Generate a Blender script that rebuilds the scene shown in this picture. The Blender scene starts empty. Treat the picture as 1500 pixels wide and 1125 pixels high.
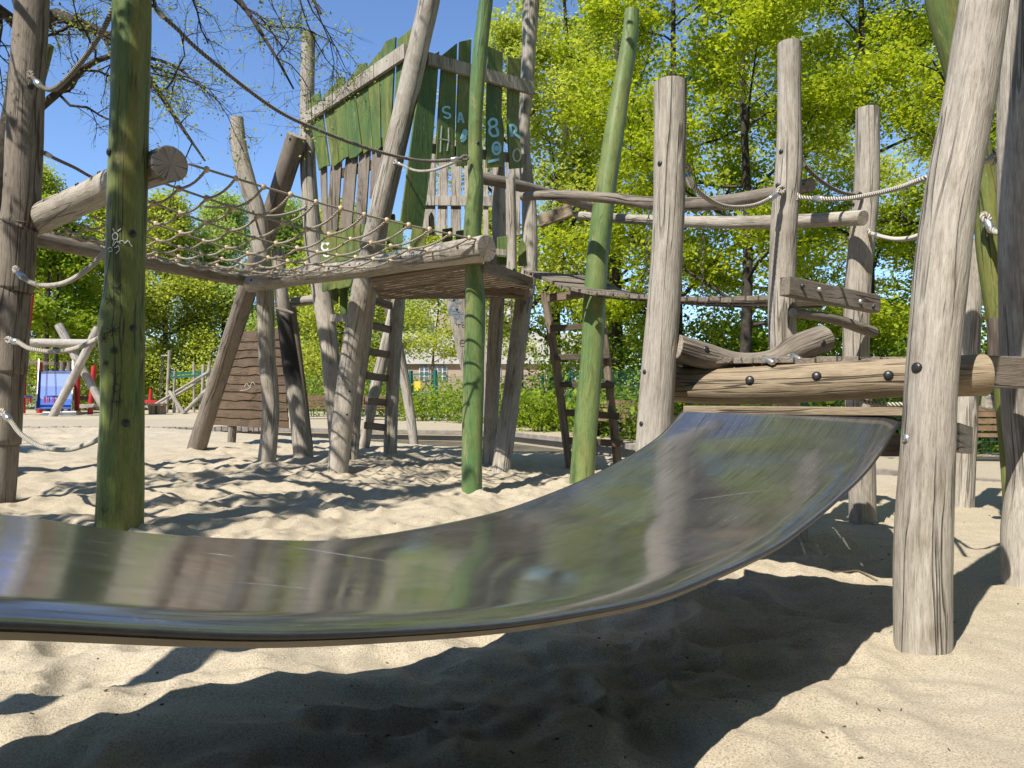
import bpy, math, random
import numpy as np
from mathutils import Vector, Matrix
R = math.radians
sc = bpy.context.scene
col = sc.collection

# ------------------------------------------------------------------ camera
F_PX, H_CAM, HOR = 1127.0, 1.28, 568.0
cd = bpy.data.cameras.new("camera")
cam = bpy.data.objects.new("camera", cd)
col.objects.link(cam)
cam.location = (0, 0, H_CAM)
cam.rotation_euler = (R(90), 0, 0)
cd.sensor_width = 36.0
cd.lens = F_PX / 1500 * 36
cd.shift_y = (HOR - 562.5) / 1500
cd.clip_start = 0.05
cd.clip_end = 3000
sc.camera = cam

# ------------------------------------------------------------------ world, sun, exposure
SUN_EL, SUN_AZ = 50.0, (-0.60, -0.80)
w = bpy.data.worlds.new("World")
sc.world = w
w.use_nodes = True
wn = w.node_tree
sky = wn.nodes.new('ShaderNodeTexSky')
sky.sky_type = 'NISHITA'
sky.sun_disc = False
sky.sun_elevation = R(SUN_EL)
sky.sun_rotation = math.atan2(SUN_AZ[0], SUN_AZ[1]) % (2 * math.pi)
sky.altitude = 1200
sky.air_density = 1.0
sky.dust_density = 0.0
sky.ozone_density = 4.0
bg = wn.nodes['Background']
bg.inputs[1].default_value = 0.13
tint = wn.nodes.new('ShaderNodeMix')
tint.data_type, tint.blend_type = 'RGBA', 'MULTIPLY'
tint.inputs[0].default_value = 1.0
tint.inputs[7].default_value = (1.0, 1.06, 1.16, 1)
wn.links.new(sky.outputs[0], tint.inputs[6])
wn.links.new(tint.outputs[2], bg.inputs[0])
sd = bpy.data.lights.new("sun", 'SUN')
sd.energy = 5.0
sd.angle = R(0.5)
sd.color = (1.0, 0.95, 0.86)
so = bpy.data.objects.new("sun", sd)
col.objects.link(so)
ce = math.cos(R(SUN_EL))
so.rotation_euler = Vector((SUN_AZ[0] * ce, SUN_AZ[1] * ce, math.sin(R(SUN_EL)))).to_track_quat('Z', 'Y').to_euler()
so.location = (-12, -16, 25)
sc.view_settings.view_transform = 'Standard'
sc.view_settings.look = 'None'
sc.view_settings.exposure = 0.52
sc.view_settings.gamma = 1
sc.cycles.max_bounces = 7
sc.cycles.diffuse_bounces = 3
sc.cycles.glossy_bounces = 3
sc.cycles.transmission_bounces = 3
sc.cycles.transparent_max_bounces = 4
sc.cycles.use_denoising = True
sc.cycles.caustics_reflective = False
sc.cycles.caustics_refractive = False

rng = np.random.default_rng(7)
random.seed(7)


def P(px, py, d):
    """a point of the place: seen at pixel (px, py), d metres ahead"""
    return Vector(((px - 750) / F_PX * d, d, H_CAM + (HOR - py) / F_PX * d))


# ------------------------------------------------------------------ materials
def mat(name):
    m = bpy.data.materials.new(name)
    m.use_nodes = True
    nt = m.node_tree
    return m, nt, nt.nodes['Principled BSDF']


def N(nt, t, **kw):
    n = nt.nodes.new(t)
    for k, v in kw.items():
        if k.startswith('i_'):
            key = k[2:]
            key = int(key) if key.isdigit() else key
            n.inputs[key].default_value = v
        else:
            setattr(n, k, v)
    return n


def ramp(nt, stops, src):
    n = nt.nodes.new('ShaderNodeValToRGB')
    e = n.color_ramp.elements
    while len(e) < len(stops):
        e.new(0.5)
    for el, (p, c) in zip(e, stops):
        el.position = p
        el.color = (c[0], c[1], c[2], 1) if len(c) == 3 else c
    nt.links.new(src, n.inputs[0])
    return n.outputs[0]


def mixc(nt, fac, a, b, mode='MIX'):
    n = nt.nodes.new('ShaderNodeMix')
    n.data_type = 'RGBA'
    n.blend_type = mode
    for sock, v in ((n.inputs[0], fac), (n.inputs[6], a), (n.inputs[7], b)):
        if isinstance(v, (int, float)):
            sock.default_value = v
        elif isinstance(v, tuple):
            sock.default_value = (v[0], v[1], v[2], 1)
        else:
            nt.links.new(v, sock)
    return n.outputs[2]


def gcoord(nt, scale):
    a = N(nt, 'ShaderNodeAttribute', attribute_name='gc')
    m = N(nt, 'ShaderNodeMapping')
    m.inputs['Scale'].default_value = scale
    nt.links.new(a.outputs['Vector'], m.inputs[0])
    return m.outputs[0]


def noise(nt, vec, scale, detail=3, rough=0.55, dist=0.0):
    n = N(nt, 'ShaderNodeTexNoise')
    n.inputs['Scale'].default_value = scale
    n.inputs['Detail'].default_value = detail
    n.inputs['Roughness'].default_value = rough
    n.inputs['Distortion'].default_value = dist
    nt.links.new(vec, n.inputs['Vector'])
    return n.outputs[0]


def bump(nt, b, h, strength, dist):
    n = N(nt, 'ShaderNodeBump')
    n.inputs['Strength'].default_value = strength
    n.inputs['Distance'].default_value = dist
    nt.links.new(h, n.inputs['Height'])
    nt.links.new(n.outputs[0], b.inputs['Normal'])


def math_n(nt, op, a, b=None):
    n = N(nt, 'ShaderNodeMath', operation=op)
    for i, v in enumerate((a, b)):
        if v is None:
            continue
        if isinstance(v, (int, float)):
            n.inputs[i].default_value = v
        else:
            nt.links.new(v, n.inputs[i])
    return n.outputs[0]


def wood(name, stops, crack=0.55, rough=0.75, stain=None, worn=False, bstr=0.5, big=1.6, crack_scale=11.0):
    """timber: grain, checks and blotches run along the gc z axis"""
    m, nt, b = mat(name)
    v1 = gcoord(nt, (1, 1, 0.085))
    v2 = gcoord(nt, (1, 1, 0.35))
    vc = gcoord(nt, (1, 1, 0.055))
    g = noise(nt, v1, 46, 4, 0.68, 0.3)
    fine = noise(nt, gcoord(nt, (1, 1, 0.095)), 125, 3, 0.72)
    bl = noise(nt, v2, big, 3, 0.55, 0.4)
    s = math_n(nt, 'ADD', math_n(nt, 'MULTIPLY', g, 0.55), math_n(nt, 'MULTIPLY', bl, 0.45))
    c = ramp(nt, stops, s)
    if stain:
        fac = ramp(nt, [(0.40, (0, 0, 0)), (0.60, (1, 1, 1))], noise(nt, gcoord(nt, (1, 1, 0.22)), stain[1], 3, 0.6, 0.6))
        c = mixc(nt, fac, c, mixc(nt, 0.35, stain[0], c))
    c = mixc(nt, ramp(nt, [(0.50, (0, 0, 0)), (0.68, (0.62, 0.62, 0.62))], fine), c, mixc(nt, 1.0, c, (0.52, 0.49, 0.45), 'MULTIPLY'))
    c = mixc(nt, ramp(nt, [(0.32, (0.55, 0.55, 0.55)), (0.46, (0, 0, 0))], fine), c, mixc(nt, 1.0, c, (1.28, 1.26, 1.22), 'MULTIPLY'))
    # weather stains: big soft-edged greyer and browner areas of the timber itself
    wz = noise(nt, gcoord(nt, (1, 1, 0.5)), 4.5, 4, 0.65, 0.8)
    c = mixc(nt, ramp(nt, [(0.52, (0, 0, 0)), (0.68, (0.5, 0.5, 0.5))], wz), c, mixc(nt, 1.0, c, (0.60, 0.54, 0.46), 'MULTIPLY'))
    k = noise(nt, vc, crack_scale, 2, 0.5, 0.25)
    d = math_n(nt, 'ABSOLUTE', math_n(nt, 'SUBTRACT', k, 0.5))
    line = ramp(nt, [(0.0, (1, 1, 1)), (0.014, (0.8, 0.8, 0.8)), (0.028, (0, 0, 0))], d)
    gate = ramp(nt, [(0.44, (0, 0, 0)), (0.56, (1, 1, 1))], noise(nt, gcoord(nt, (1, 1, 0.3)), 3.3, 1))
    line = math_n(nt, 'MULTIPLY', line, gate)
    c = mixc(nt, math_n(nt, 'MULTIPLY', line, crack), c, (0.03, 0.024, 0.018))
    # knots: dark eyes scattered along the stem
    vo = N(nt, 'ShaderNodeTexVoronoi')
    vo.inputs['Scale'].default_value = 3.1
    nt.links.new(gcoord(nt, (1, 1, 0.55)), vo.inputs['Vector'])
    eye = ramp(nt, [(0.05, (1, 1, 1)), (0.11, (0.25, 0.25, 0.25)), (0.2, (0, 0, 0))], vo.outputs['Distance'])
    c = mixc(nt, math_n(nt, 'MULTIPLY', eye, 0.5), c, (0.09, 0.06, 0.035))
    if worn:
        wn_ = noise(nt, gcoord(nt, (1, 1, 0.25)), 7.5, 5, 0.72, 0.5)
        c = mixc(nt, ramp(nt, [(0.60, (0, 0, 0)), (0.66, (0.7, 0.7, 0.7))], wn_), c, (0.30, 0.25, 0.135))
        c = mixc(nt, ramp(nt, [(0.30, (0.6, 0.6, 0.6)), (0.38, (0, 0, 0))], wn_), c, (0.03, 0.055, 0.022))
    nt.links.new(c, b.inputs['Base Color'])
    b.inputs['Roughness'].default_value = rough
    b.inputs['Specular IOR Level'].default_value = 0.3
    h = math_n(nt, 'SUBTRACT', math_n(nt, 'ADD', math_n(nt, 'MULTIPLY', g, 0.5), math_n(nt, 'MULTIPLY', fine, -0.45)), math_n(nt, 'MULTIPLY', line, 1.2))
    bump(nt, b, h, bstr, 0.012)
    return m


GREY = wood('weathered_grey_wood', [(0.28, (0.17, 0.145, 0.115)), (0.42, (0.31, 0.275, 0.23)), (0.56, (0.43, 0.39, 0.33)), (0.72, (0.52, 0.475, 0.405))], bstr=0.9)
GREYDK = wood('old_grey_brown_wood', [(0.25, (0.10, 0.08, 0.062)), (0.5, (0.22, 0.185, 0.15)), (0.75, (0.34, 0.295, 0.24))], crack=0.8, bstr=0.8)
TAN = wood('tan_wood', [(0.28, (0.15, 0.11, 0.07)), (0.5, (0.28, 0.215, 0.14)), (0.72, (0.38, 0.305, 0.21))], crack=0.85, crack_scale=14, bstr=0.6)
BROWN = wood('brown_wood', [(0.25, (0.11, 0.08, 0.056)), (0.5, (0.21, 0.16, 0.115)), (0.75, (0.31, 0.245, 0.185))], crack=0.7)
DARKB = wood('dark_slat_wood', [(0.25, (0.05, 0.036, 0.026)), (0.5, (0.10, 0.078, 0.06)), (0.75, (0.17, 0.135, 0.105))], crack=0.6)
SHING = wood('shingle_wood', [(0.25, (0.055, 0.036, 0.022)), (0.5, (0.11, 0.074, 0.045)), (0.75, (0.18, 0.125, 0.078))], crack=0.7)
GREEN = wood('green_stained_wood', [(0.3, (0.058, 0.096, 0.028)), (0.45, (0.10, 0.152, 0.042)), (0.58, (0.148, 0.192, 0.050)), (0.72, (0.21, 0.225, 0.06))], stain=((0.24, 0.21, 0.065), 2.6), crack=0.8, rough=0.42, bstr=0.45, worn=True)
GREENB = wood('green_board_wood', [(0.3, (0.045, 0.092, 0.030)), (0.5, (0.085, 0.15, 0.042)), (0.7, (0.15, 0.20, 0.045))], stain=((0.23, 0.225, 0.05), 2.0), crack=0.4, rough=0.5, bstr=0.3, worn=True)
GREENP = wood('green_glossy_wood', [(0.3, (0.05, 0.115, 0.042)), (0.5, (0.09, 0.175, 0.06)), (0.72, (0.16, 0.235, 0.085))], stain=((0.25, 0.265, 0.09), 2.2), crack=0.45, rough=0.36, bstr=0.3, worn=True)


def burnt():
    m = GREY.copy()
    m.name = 'scorched_wood'
    nt = m.node_tree
    b = nt.nodes['Principled BSDF']
    lk = b.inputs['Base Color'].links[0]
    src = lk.from_socket
    a = N(nt, 'ShaderNodeAttribute', attribute_name='gc')
    sp = N(nt, 'ShaderNodeSeparateXYZ')
    nt.links.new(a.outputs['Vector'], sp.inputs[0])
    # scorch band between 0.85 m and 2.1 m below the top of this post
    wob = math_n(nt, 'MULTIPLY', noise(nt, gcoord(nt, (1, 1, 0.4)), 6, 3), 0.5)
    z = math_n(nt, 'ADD', sp.outputs[2], wob)
    f = ramp(nt, [(0.0, (0, 0, 0)), (0.33, (0, 0, 0)), (0.42, (1, 1, 1)), (0.68, (1, 1, 1)), (0.76, (0, 0, 0))], math_n(nt, 'DIVIDE', z, 3.6))
    nt.links.new(mixc(nt, math_n(nt, 'MULTIPLY', f, 0.93), src, (0.02, 0.018, 0.016)), b.inputs['Base Color'])
    return m


BURNT = burnt()


def endgrain(name, a, c):
    m, nt, b = mat(name)
    at = N(nt, 'ShaderNodeAttribute', attribute_name='gc')
    sp = N(nt, 'ShaderNodeSeparateXYZ')
    nt.links.new(at.outputs['Vector'], sp.inputs[0])
    x, y = sp.outputs[0], sp.outputs[1]
    r = math_n(nt, 'SQRT', math_n(nt, 'ADD', math_n(nt, 'MULTIPLY', x, x), math_n(nt, 'MULTIPLY', y, y)))
    nz = noise(nt, at.outputs['Vector'], 18, 3)
    rr = math_n(nt, 'ADD', math_n(nt, 'MULTIPLY', r, 420), math_n(nt, 'MULTIPLY', nz, 9))
    ring = math_n(nt, 'MULTIPLY', math_n(nt, 'ADD', math_n(nt, 'SINE', rr), 1), 0.5)
    cc = mixc(nt, math_n(nt, 'MULTIPLY', ring, 0.55), a, c)
    ang = math_n(nt, 'ARCTAN2', y, x)
    an = N(nt, 'ShaderNodeTexNoise', noise_dimensions='1D')
    an.inputs['Scale'].default_value = 2.2
    an.inputs['Detail'].default_value = 3
    nt.links.new(ang, an.inputs['W'])
    ck = ramp(nt, [(0, (1, 1, 1)), (0.02, (0, 0, 0))], math_n(nt, 'ABSOLUTE', math_n(nt, 'SUBTRACT', an.outputs[0], 0.5)))
    cc = mixc(nt, math_n(nt, 'MULTIPLY', ck, 0.85), cc, (0.03, 0.022, 0.016))
    nt.links.new(cc, b.inputs['Base Color'])
    b.inputs['Roughness'].default_value = 0.85
    bump(nt, b, math_n(nt, 'SUBTRACT', ring, ck), 0.5, 0.006)
    return m


ENDG = endgrain('sawn_end_grain', (0.42, 0.36, 0.29), (0.22, 0.175, 0.13))
ENDGN = endgrain('green_end_grain', (0.16, 0.26, 0.10), (0.09, 0.17, 0.06))


def plain(name, c, rough=0.5, metal=0.0, var=0.0, scale=20.0, bstr=0.0, spec=0.5):
    m, nt, b = mat(name)
    b.inputs['Roughness'].default_value = rough
    b.inputs['Metallic'].default_value = metal
    b.inputs['Specular IOR Level'].default_value = spec
    g = N(nt, 'ShaderNodeNewGeometry')
    n = noise(nt, g.outputs['Position'], scale, 4, 0.6)
    lo = tuple(x * (1 - var) for x in c)
    hi = tuple(min(1, x * (1 + var)) for x in c)
    nt.links.new(ramp(nt, [(0.3, lo), (0.7, hi)], n), b.inputs['Base Color'])
    if bstr:
        bump(nt, b, n, bstr, 0.01)
    return m


BLACK = plain('black_plastic', (0.022, 0.021, 0.02), 0.38, 0, 0.3, 30)
ZINC = plain('zinc_metal', (0.55, 0.55, 0.54), 0.38, 0.9, 0.25, 60)
IRON = plain('dark_iron', (0.10, 0.09, 0.085), 0.5, 0.7, 0.3, 60)
TEAL = plain('green_fence_paint', (0.012, 0.11, 0.08), 0.45, 0, 0.15, 8)
RED = plain('red_paint', (0.45, 0.022, 0.02), 0.45, 0, 0.25, 3)
BLUE = plain('blue_paint', (0.05, 0.12, 0.40), 0.4, 0, 0.08, 3)
YELLOW = plain('yellow_sign', (0.75, 0.55, 0.06), 0.5, 0, 0.05, 5)
SCRM = plain('bright_scratch', (0.27, 0.27, 0.27), 0.5, 0.3, 0.3, 40)
BEADM = plain('tan_bead', (0.52, 0.40, 0.25), 0.55, 0, 0.25, 25)
SPRAYB = plain('light_blue_spray', (0.33, 0.66, 0.78), 0.55, 0, 0.12, 60)
SPRAYW = plain('pale_spray', (0.50, 0.50, 0.42), 0.6, 0, 0.35, 70)
SPRAYG = plain('blue_grey_spray', (0.16, 0.19, 0.23), 0.6, 0, 0.25, 50)
INK = plain('dark_ink', (0.035, 0.028, 0.022), 0.7, 0, 0.2, 60)
CHALK = plain('white_marker', (0.72, 0.72, 0.68), 0.7, 0, 0.1, 60)
PLY = plain('beige_edge_plywood', (0.27, 0.225, 0.17), 0.6, 0, 0.18, 9, 0.2)
KERB = plain('kerb_stone', (0.26, 0.225, 0.19), 0.85, 0, 0.35, 5, 0.5)
WHITEW = plain('white_window_paint', (0.75, 0.75, 0.73), 0.5, 0, 0.04, 3)
RENDERW = plain('white_render', (0.52, 0.50, 0.47), 0.8, 0, 0.08, 1)
GLASS = plain('window_glass', (0.10, 0.13, 0.16), 0.12, 0, 0.3, 0.7)
BARK = plain('tree_bark', (0.085, 0.068, 0.052), 0.9, 0, 0.5, 14, 0.8, 0.2)
BARKD = plain('dark_tree_bark', (0.062, 0.052, 0.043), 0.9, 0, 0.5, 12, 0.8, 0.2)
BENCHW = plain('bench_slat_wood', (0.20, 0.125, 0.075), 0.6, 0, 0.35, 12)
LITTERM = plain('leaf_litter', (0.085, 0.06, 0.04), 0.85, 0, 0.6, 40)


def rope_mat(name, a, c):
    m, nt, b = mat(name)
    at = N(nt, 'ShaderNodeAttribute', attribute_name='gc')
    sp = N(nt, 'ShaderNodeSeparateXYZ')
    nt.links.new(at.outputs['Vector'], sp.inputs[0])
    ang = math_n(nt, 'ARCTAN2', sp.outputs[1], sp.outputs[0])
    ph = math_n(nt, 'SUBTRACT', math_n(nt, 'MULTIPLY', ang, 3.0), math_n(nt, 'MULTIPLY', sp.outputs[2], 2 * math.pi / 0.030))
    s = math_n(nt, 'MULTIPLY', math_n(nt, 'ADD', math_n(nt, 'SINE', ph), 1.0), 0.5)
    nz = noise(nt, at.outputs['Vector'], 60, 3)
    cc = mixc(nt, ramp(nt, [(0.1, (0, 0, 0)), (0.55, (1, 1, 1))], s), a, c)
    cc = mixc(nt, math_n(nt, 'MULTIPLY', nz, 0.45), cc, (0.14, 0.12, 0.095))
    nt.links.new(cc, b.inputs['Base Color'])
    b.inputs['Roughness'].default_value = 0.8
    b.inputs['Specular IOR Level'].default_value = 0.25
    bump(nt, b, s, 0.9, 0.006)
    return m


ROPE = rope_mat('pale_twisted_rope', (0.13, 0.115, 0.095), (0.60, 0.555, 0.47))
ROPED = rope_mat('dark_twisted_rope', (0.045, 0.04, 0.035), (0.27, 0.245, 0.21))
NETR = rope_mat('tan_net_rope', (0.16, 0.135, 0.10), (0.52, 0.47, 0.37))


def steel():
    m, nt, b = mat('brushed_steel')
    v = gcoord(nt, (1, 1, 1))
    st = noise(nt, gcoord(nt, (60, 2.2, 1)), 1.6, 4, 0.6)        # brushing along the run
    sm = noise(nt, gcoord(nt, (2.2, 1.3, 1)), 2.0, 3, 0.6, 0.5)     # worn patches
    # sparse long scratches
    sk = noise(nt, gcoord(nt, (26, 1.5, 1)), 3.0, 2, 0.5, 0.15)
    scr = ramp(nt, [(0.0, (1, 1, 1)), (0.008, (0, 0, 0))], math_n(nt, 'ABSOLUTE', math_n(nt, 'SUBTRACT', sk, 0.63)))
    sk2 = noise(nt, gcoord(nt, (22, 9, 1)), 2.1, 2, 0.5, 0.4)
    scr2 = ramp(nt, [(0.0, (1, 1, 1)), (0.006, (0, 0, 0))], math_n(nt, 'ABSOLUTE', math_n(nt, 'SUBTRACT', sk2, 0.70)))
    sc_all = math_n(nt, 'MAXIMUM', scr, scr2)
    c = mixc(nt, ramp(nt, [(0.35, (0, 0, 0)), (0.7, (1, 1, 1))], sm), (0.25, 0.256, 0.264), (0.34, 0.347, 0.356))
    c = mixc(nt, math_n(nt, 'MULTIPLY', ramp(nt, [(0.50, (0, 0, 0)), (0.64, (1, 1, 1))], st), 0.55), c, (0.12, 0.12, 0.12))
    c = mixc(nt, math_n(nt, 'MULTIPLY', sc_all, 0.55), c, (0.75, 0.75, 0.73))
    nt.links.new(c, b.inputs['Base Color'])
    b.inputs['Metallic'].default_value = 0.86
    rg = math_n(nt, 'ADD', math_n(nt, 'MULTIPLY', ramp(nt, [(0.35, (0, 0, 0)), (0.7, (1, 1, 1))], sm), 0.08), 0.09)
    rg = math_n(nt, 'ADD', rg, math_n(nt, 'MULTIPLY', st, 0.06))
    rg = math_n(nt, 'ADD', rg, math_n(nt, 'MULTIPLY', sc_all, 0.10))
    nt.links.new(rg, b.inputs['Roughness'])
    wob = noise(nt, gcoord(nt, (1.2, 3.4, 1)), 2.0, 2, 0.5)
    h = math_n(nt, 'ADD', math_n(nt, 'MULTIPLY', st, 0.012), math_n(nt, 'MULTIPLY', wob, 0.22))
    bump(nt, b, h, 0.30, 0.02)
    return m


STEEL = steel()
STEELP = plain('dull_slide_steel', (0.28, 0.28, 0.28), 0.4, 0.9, 0.15, 3)


def sand_mat(name, tint=1.0, speck=True):
    m, nt, b = mat(name)
    g = N(nt, 'ShaderNodeNewGeometry')
    pos = g.outputs['Position']
    big = noise(nt, pos, 0.7, 3)
    mid = noise(nt, pos, 9, 4, 0.7)
    gr = noise(nt, pos, 130, 3, 0.75)
    c = ramp(nt, [(0.3, (0.44 * tint, 0.37 * tint, 0.265 * tint)), (0.7, (0.53 * tint, 0.46 * tint, 0.345 * tint))], math_n(nt, 'ADD', math_n(nt, 'MULTIPLY', big, 0.5), math_n(nt, 'MULTIPLY', mid, 0.5)))
    c = mixc(nt, ramp(nt, [(0.38, (0.7, 0.7, 0.7)), (0.50, (0, 0, 0))], gr), c, (0.20 * tint, 0.155 * tint, 0.105 * tint))
    c = mixc(nt, ramp(nt, [(0.56, (0, 0, 0)), (0.70, (0.7, 0.7, 0.7))], gr), c, (0.66, 0.61, 0.52))
    if speck:
        vo = N(nt, 'ShaderNodeTexVoronoi')
        vo.inputs['Scale'].default_value = 42
        nt.links.new(pos, vo.inputs['Vector'])
        sp = ramp(nt, [(0.07, (0.8, 0.8, 0.8)), (0.12, (0, 0, 0))], vo.outputs['Distance'])
        gate = ramp(nt, [(0.48, (0, 0, 0)), (0.56, (1, 1, 1))], noise(nt, pos, 17, 1))
        c = mixc(nt, math_n(nt, 'MULTIPLY', sp, gate), c, (0.13, 0.09, 0.055))
    nt.links.new(c, b.inputs['Base Color'])
    b.inputs['Roughness'].default_value = 0.95
    b.inputs['Specular IOR Level'].default_value = 0.1
    bump(nt, b, math_n(nt, 'ADD', math_n(nt, 'MULTIPLY', mid, 0.8), math_n(nt, 'MULTIPLY', gr, 0.6)), 0.7, 0.014)
    return m


SAND = sand_mat('sand')
PATHM = sand_mat('gravel_path', 0.92, False)
SOIL = plain('park_soil', (0.10, 0.085, 0.055), 0.95, 0, 0.5, 0.8, 0.3)


def leafm(name, stops, trans=0.45):
    m, nt, b = mat(name)
    g = N(nt, 'ShaderNodeNewGeometry')
    n = noise(nt, g.outputs['Position'], 0.55, 2)
    f = math_n(nt, 'ADD', math_n(nt, 'MULTIPLY', g.outputs['Random Per Island'], 0.6), math_n(nt, 'MULTIPLY', n, 0.4))
    c = ramp(nt, stops, f)
    nt.nodes.remove(b)
    df = N(nt, 'ShaderNodeBsdfDiffuse')
    tr = N(nt, 'ShaderNodeBsdfTranslucent')
    mx = N(nt, 'ShaderNodeMixShader')
    mx.inputs[0].default_value = trans
    nt.links.new(c, df.inputs[0])
    nt.links.new(mixc(nt, 1.0, c, (1.5, 1.45, 0.7), 'MULTIPLY'), tr.inputs[0])
    nt.links.new(df.outputs[0], mx.inputs[1])
    nt.links.new(tr.outputs[0], mx.inputs[2])
    nt.links.new(mx.outputs[0], nt.nodes['Material Output'].inputs[0])
    return m


LEAF_Y = leafm('yellow_green_leaves', [(0.1, (0.19, 0.255, 0.02)), (0.5, (0.36, 0.43, 0.032)), (0.9, (0.52, 0.57, 0.06))], 0.5)
LEAF_M = leafm('mid_green_leaves', [(0.1, (0.13, 0.20, 0.022)), (0.5, (0.24, 0.33, 0.035)), (0.9, (0.36, 0.44, 0.06))], 0.48)
LEAF_L = leafm('light_green_leaves', [(0.1, (0.26, 0.31, 0.055)), (0.5, (0.42, 0.47, 0.09)), (0.9, (0.56, 0.60, 0.15))], 0.5)
LEAF_P = leafm('pale_green_leaves', [(0.1, (0.26, 0.34, 0.11)), (0.5, (0.38, 0.47, 0.17)), (0.9, (0.50, 0.58, 0.25))], 0.5)
LEAF_I = leafm('ivy_leaves', [(0.1, (0.08, 0.14, 0.025)), (0.5, (0.18, 0.27, 0.04)), (0.9, (0.32, 0.41, 0.06))], 0.4)
LEAF_B = leafm('young_bud_leaves', [(0.1, (0.20, 0.26, 0.06)), (0.5, (0.34, 0.40, 0.10)), (0.9, (0.46, 0.50, 0.18))], 0.45)


def brick():
    m, nt, b = mat('brick_wall')
    g = N(nt, 'ShaderNodeNewGeometry')
    mp = N(nt, 'ShaderNodeMapping')
    mp.inputs['Rotation'].default_value = (R(90), 0, 0)
    nt.links.new(g.outputs['Position'], mp.inputs[0])
    bt = N(nt, 'ShaderNodeTexBrick')
    bt.inputs['Color1'].default_value = (0.36, 0.25, 0.18, 1)
    bt.inputs['Color2'].default_value = (0.42, 0.31, 0.23, 1)
    bt.inputs['Mortar'].default_value = (0.45, 0.40, 0.34, 1)
    bt.inputs['Scale'].default_value = 4
    nt.links.new(mp.outputs[0], bt.inputs[0])
    nt.links.new(bt.outputs[0], b.inputs['Base Color'])
    b.inputs['Roughness'].default_value = 0.9
    return m


BRICK = brick()


# ------------------------------------------------------------------ mesh building
class MB:
    def __init__(s):
        s.v, s.f, s.g, s.m, s.sm = [], [], [], [], []

    def add(s, verts, faces, gcs=None, mi=0, smooth=False):
        o = len(s.v)
        s.v.extend([tuple(p) for p in verts])
        s.g.extend([tuple(p) for p in (gcs if gcs is not None else verts)])
        for f in faces:
            s.f.append([i + o for i in f])
            s.m.append(mi)
            s.sm.append(smooth)

    def build(s, name, mats, parent=None, origin=None, bevel=0.0, label=None):
        me = bpy.data.meshes.new(name)
        if parent is not None:
            off = wloc(parent)
        else:
            off = Vector(origin) if origin is not None else Vector((0, 0, 0))
        vv = [(x - off.x, y - off.y, z - off.z) for x, y, z in s.v]
        me.from_pydata(vv, [], s.f)
        at = me.attributes.new('gc', 'FLOAT_VECTOR', 'POINT')
        at.data.foreach_set('vector', np.array(s.g, dtype=np.float32).ravel())
        me.polygons.foreach_set('material_index', s.m)
        me.polygons.foreach_set('use_smooth', s.sm)
        for m in (mats if isinstance(mats, (list, tuple)) else [mats]):
            me.materials.append(m)
        me.update()
        o = bpy.data.objects.new(name, me)
        col.objects.link(o)
        if parent is not None:
            o.parent = parent
        else:
            o.location = off
        if bevel:
            md = o.modifiers.new('bevel', 'BEVEL')
            md.width = bevel
            md.segments = 2
            md.limit_method = 'ANGLE'
            md.angle_limit = R(40)
        if label:
            o['label'] = label
        return o


def wloc(o):
    p = Vector(o.location)
    while o.parent is not None:
        o = o.parent
        p = p + o.location
    return p


def tag(o, label=None, cat=None, group=None, kind=None):
    if label: o['label'] = label
    if cat: o['category'] = cat
    if group: o['group'] = group
    if kind: o['kind'] = kind
    return o


def thing(name, label, cat, loc, group=None):
    o = bpy.data.objects.new(name, None)
    o.empty_display_size = 0.2
    col.objects.link(o)
    o.location = loc
    return tag(o, label, cat, group)


def spline(pts, n):
    """Catmull-Rom through rows of pts (any width)"""
    a = np.array(pts, dtype=float)
    if len(a) == 2:
        t = np.linspace(0, 1, n)[:, None]
        return a[0] * (1 - t) + a[1] * t
    e = np.vstack([2 * a[0] - a[1], a, 2 * a[-1] - a[-2]])
    out = []
    T = np.linspace(0, len(a) - 1, n)
    for t in T:
        i = min(int(t), len(a) - 2)
        u = t - i
        p0, p1, p2, p3 = e[i], e[i + 1], e[i + 2], e[i + 3]
        out.append(0.5 * ((2 * p1) + (-p0 + p2) * u + (2 * p0 - 5 * p1 + 4 * p2 - p3) * u * u + (-p0 + 3 * p1 - 3 * p2 + p3) * u ** 3))
    return np.array(out)


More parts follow.
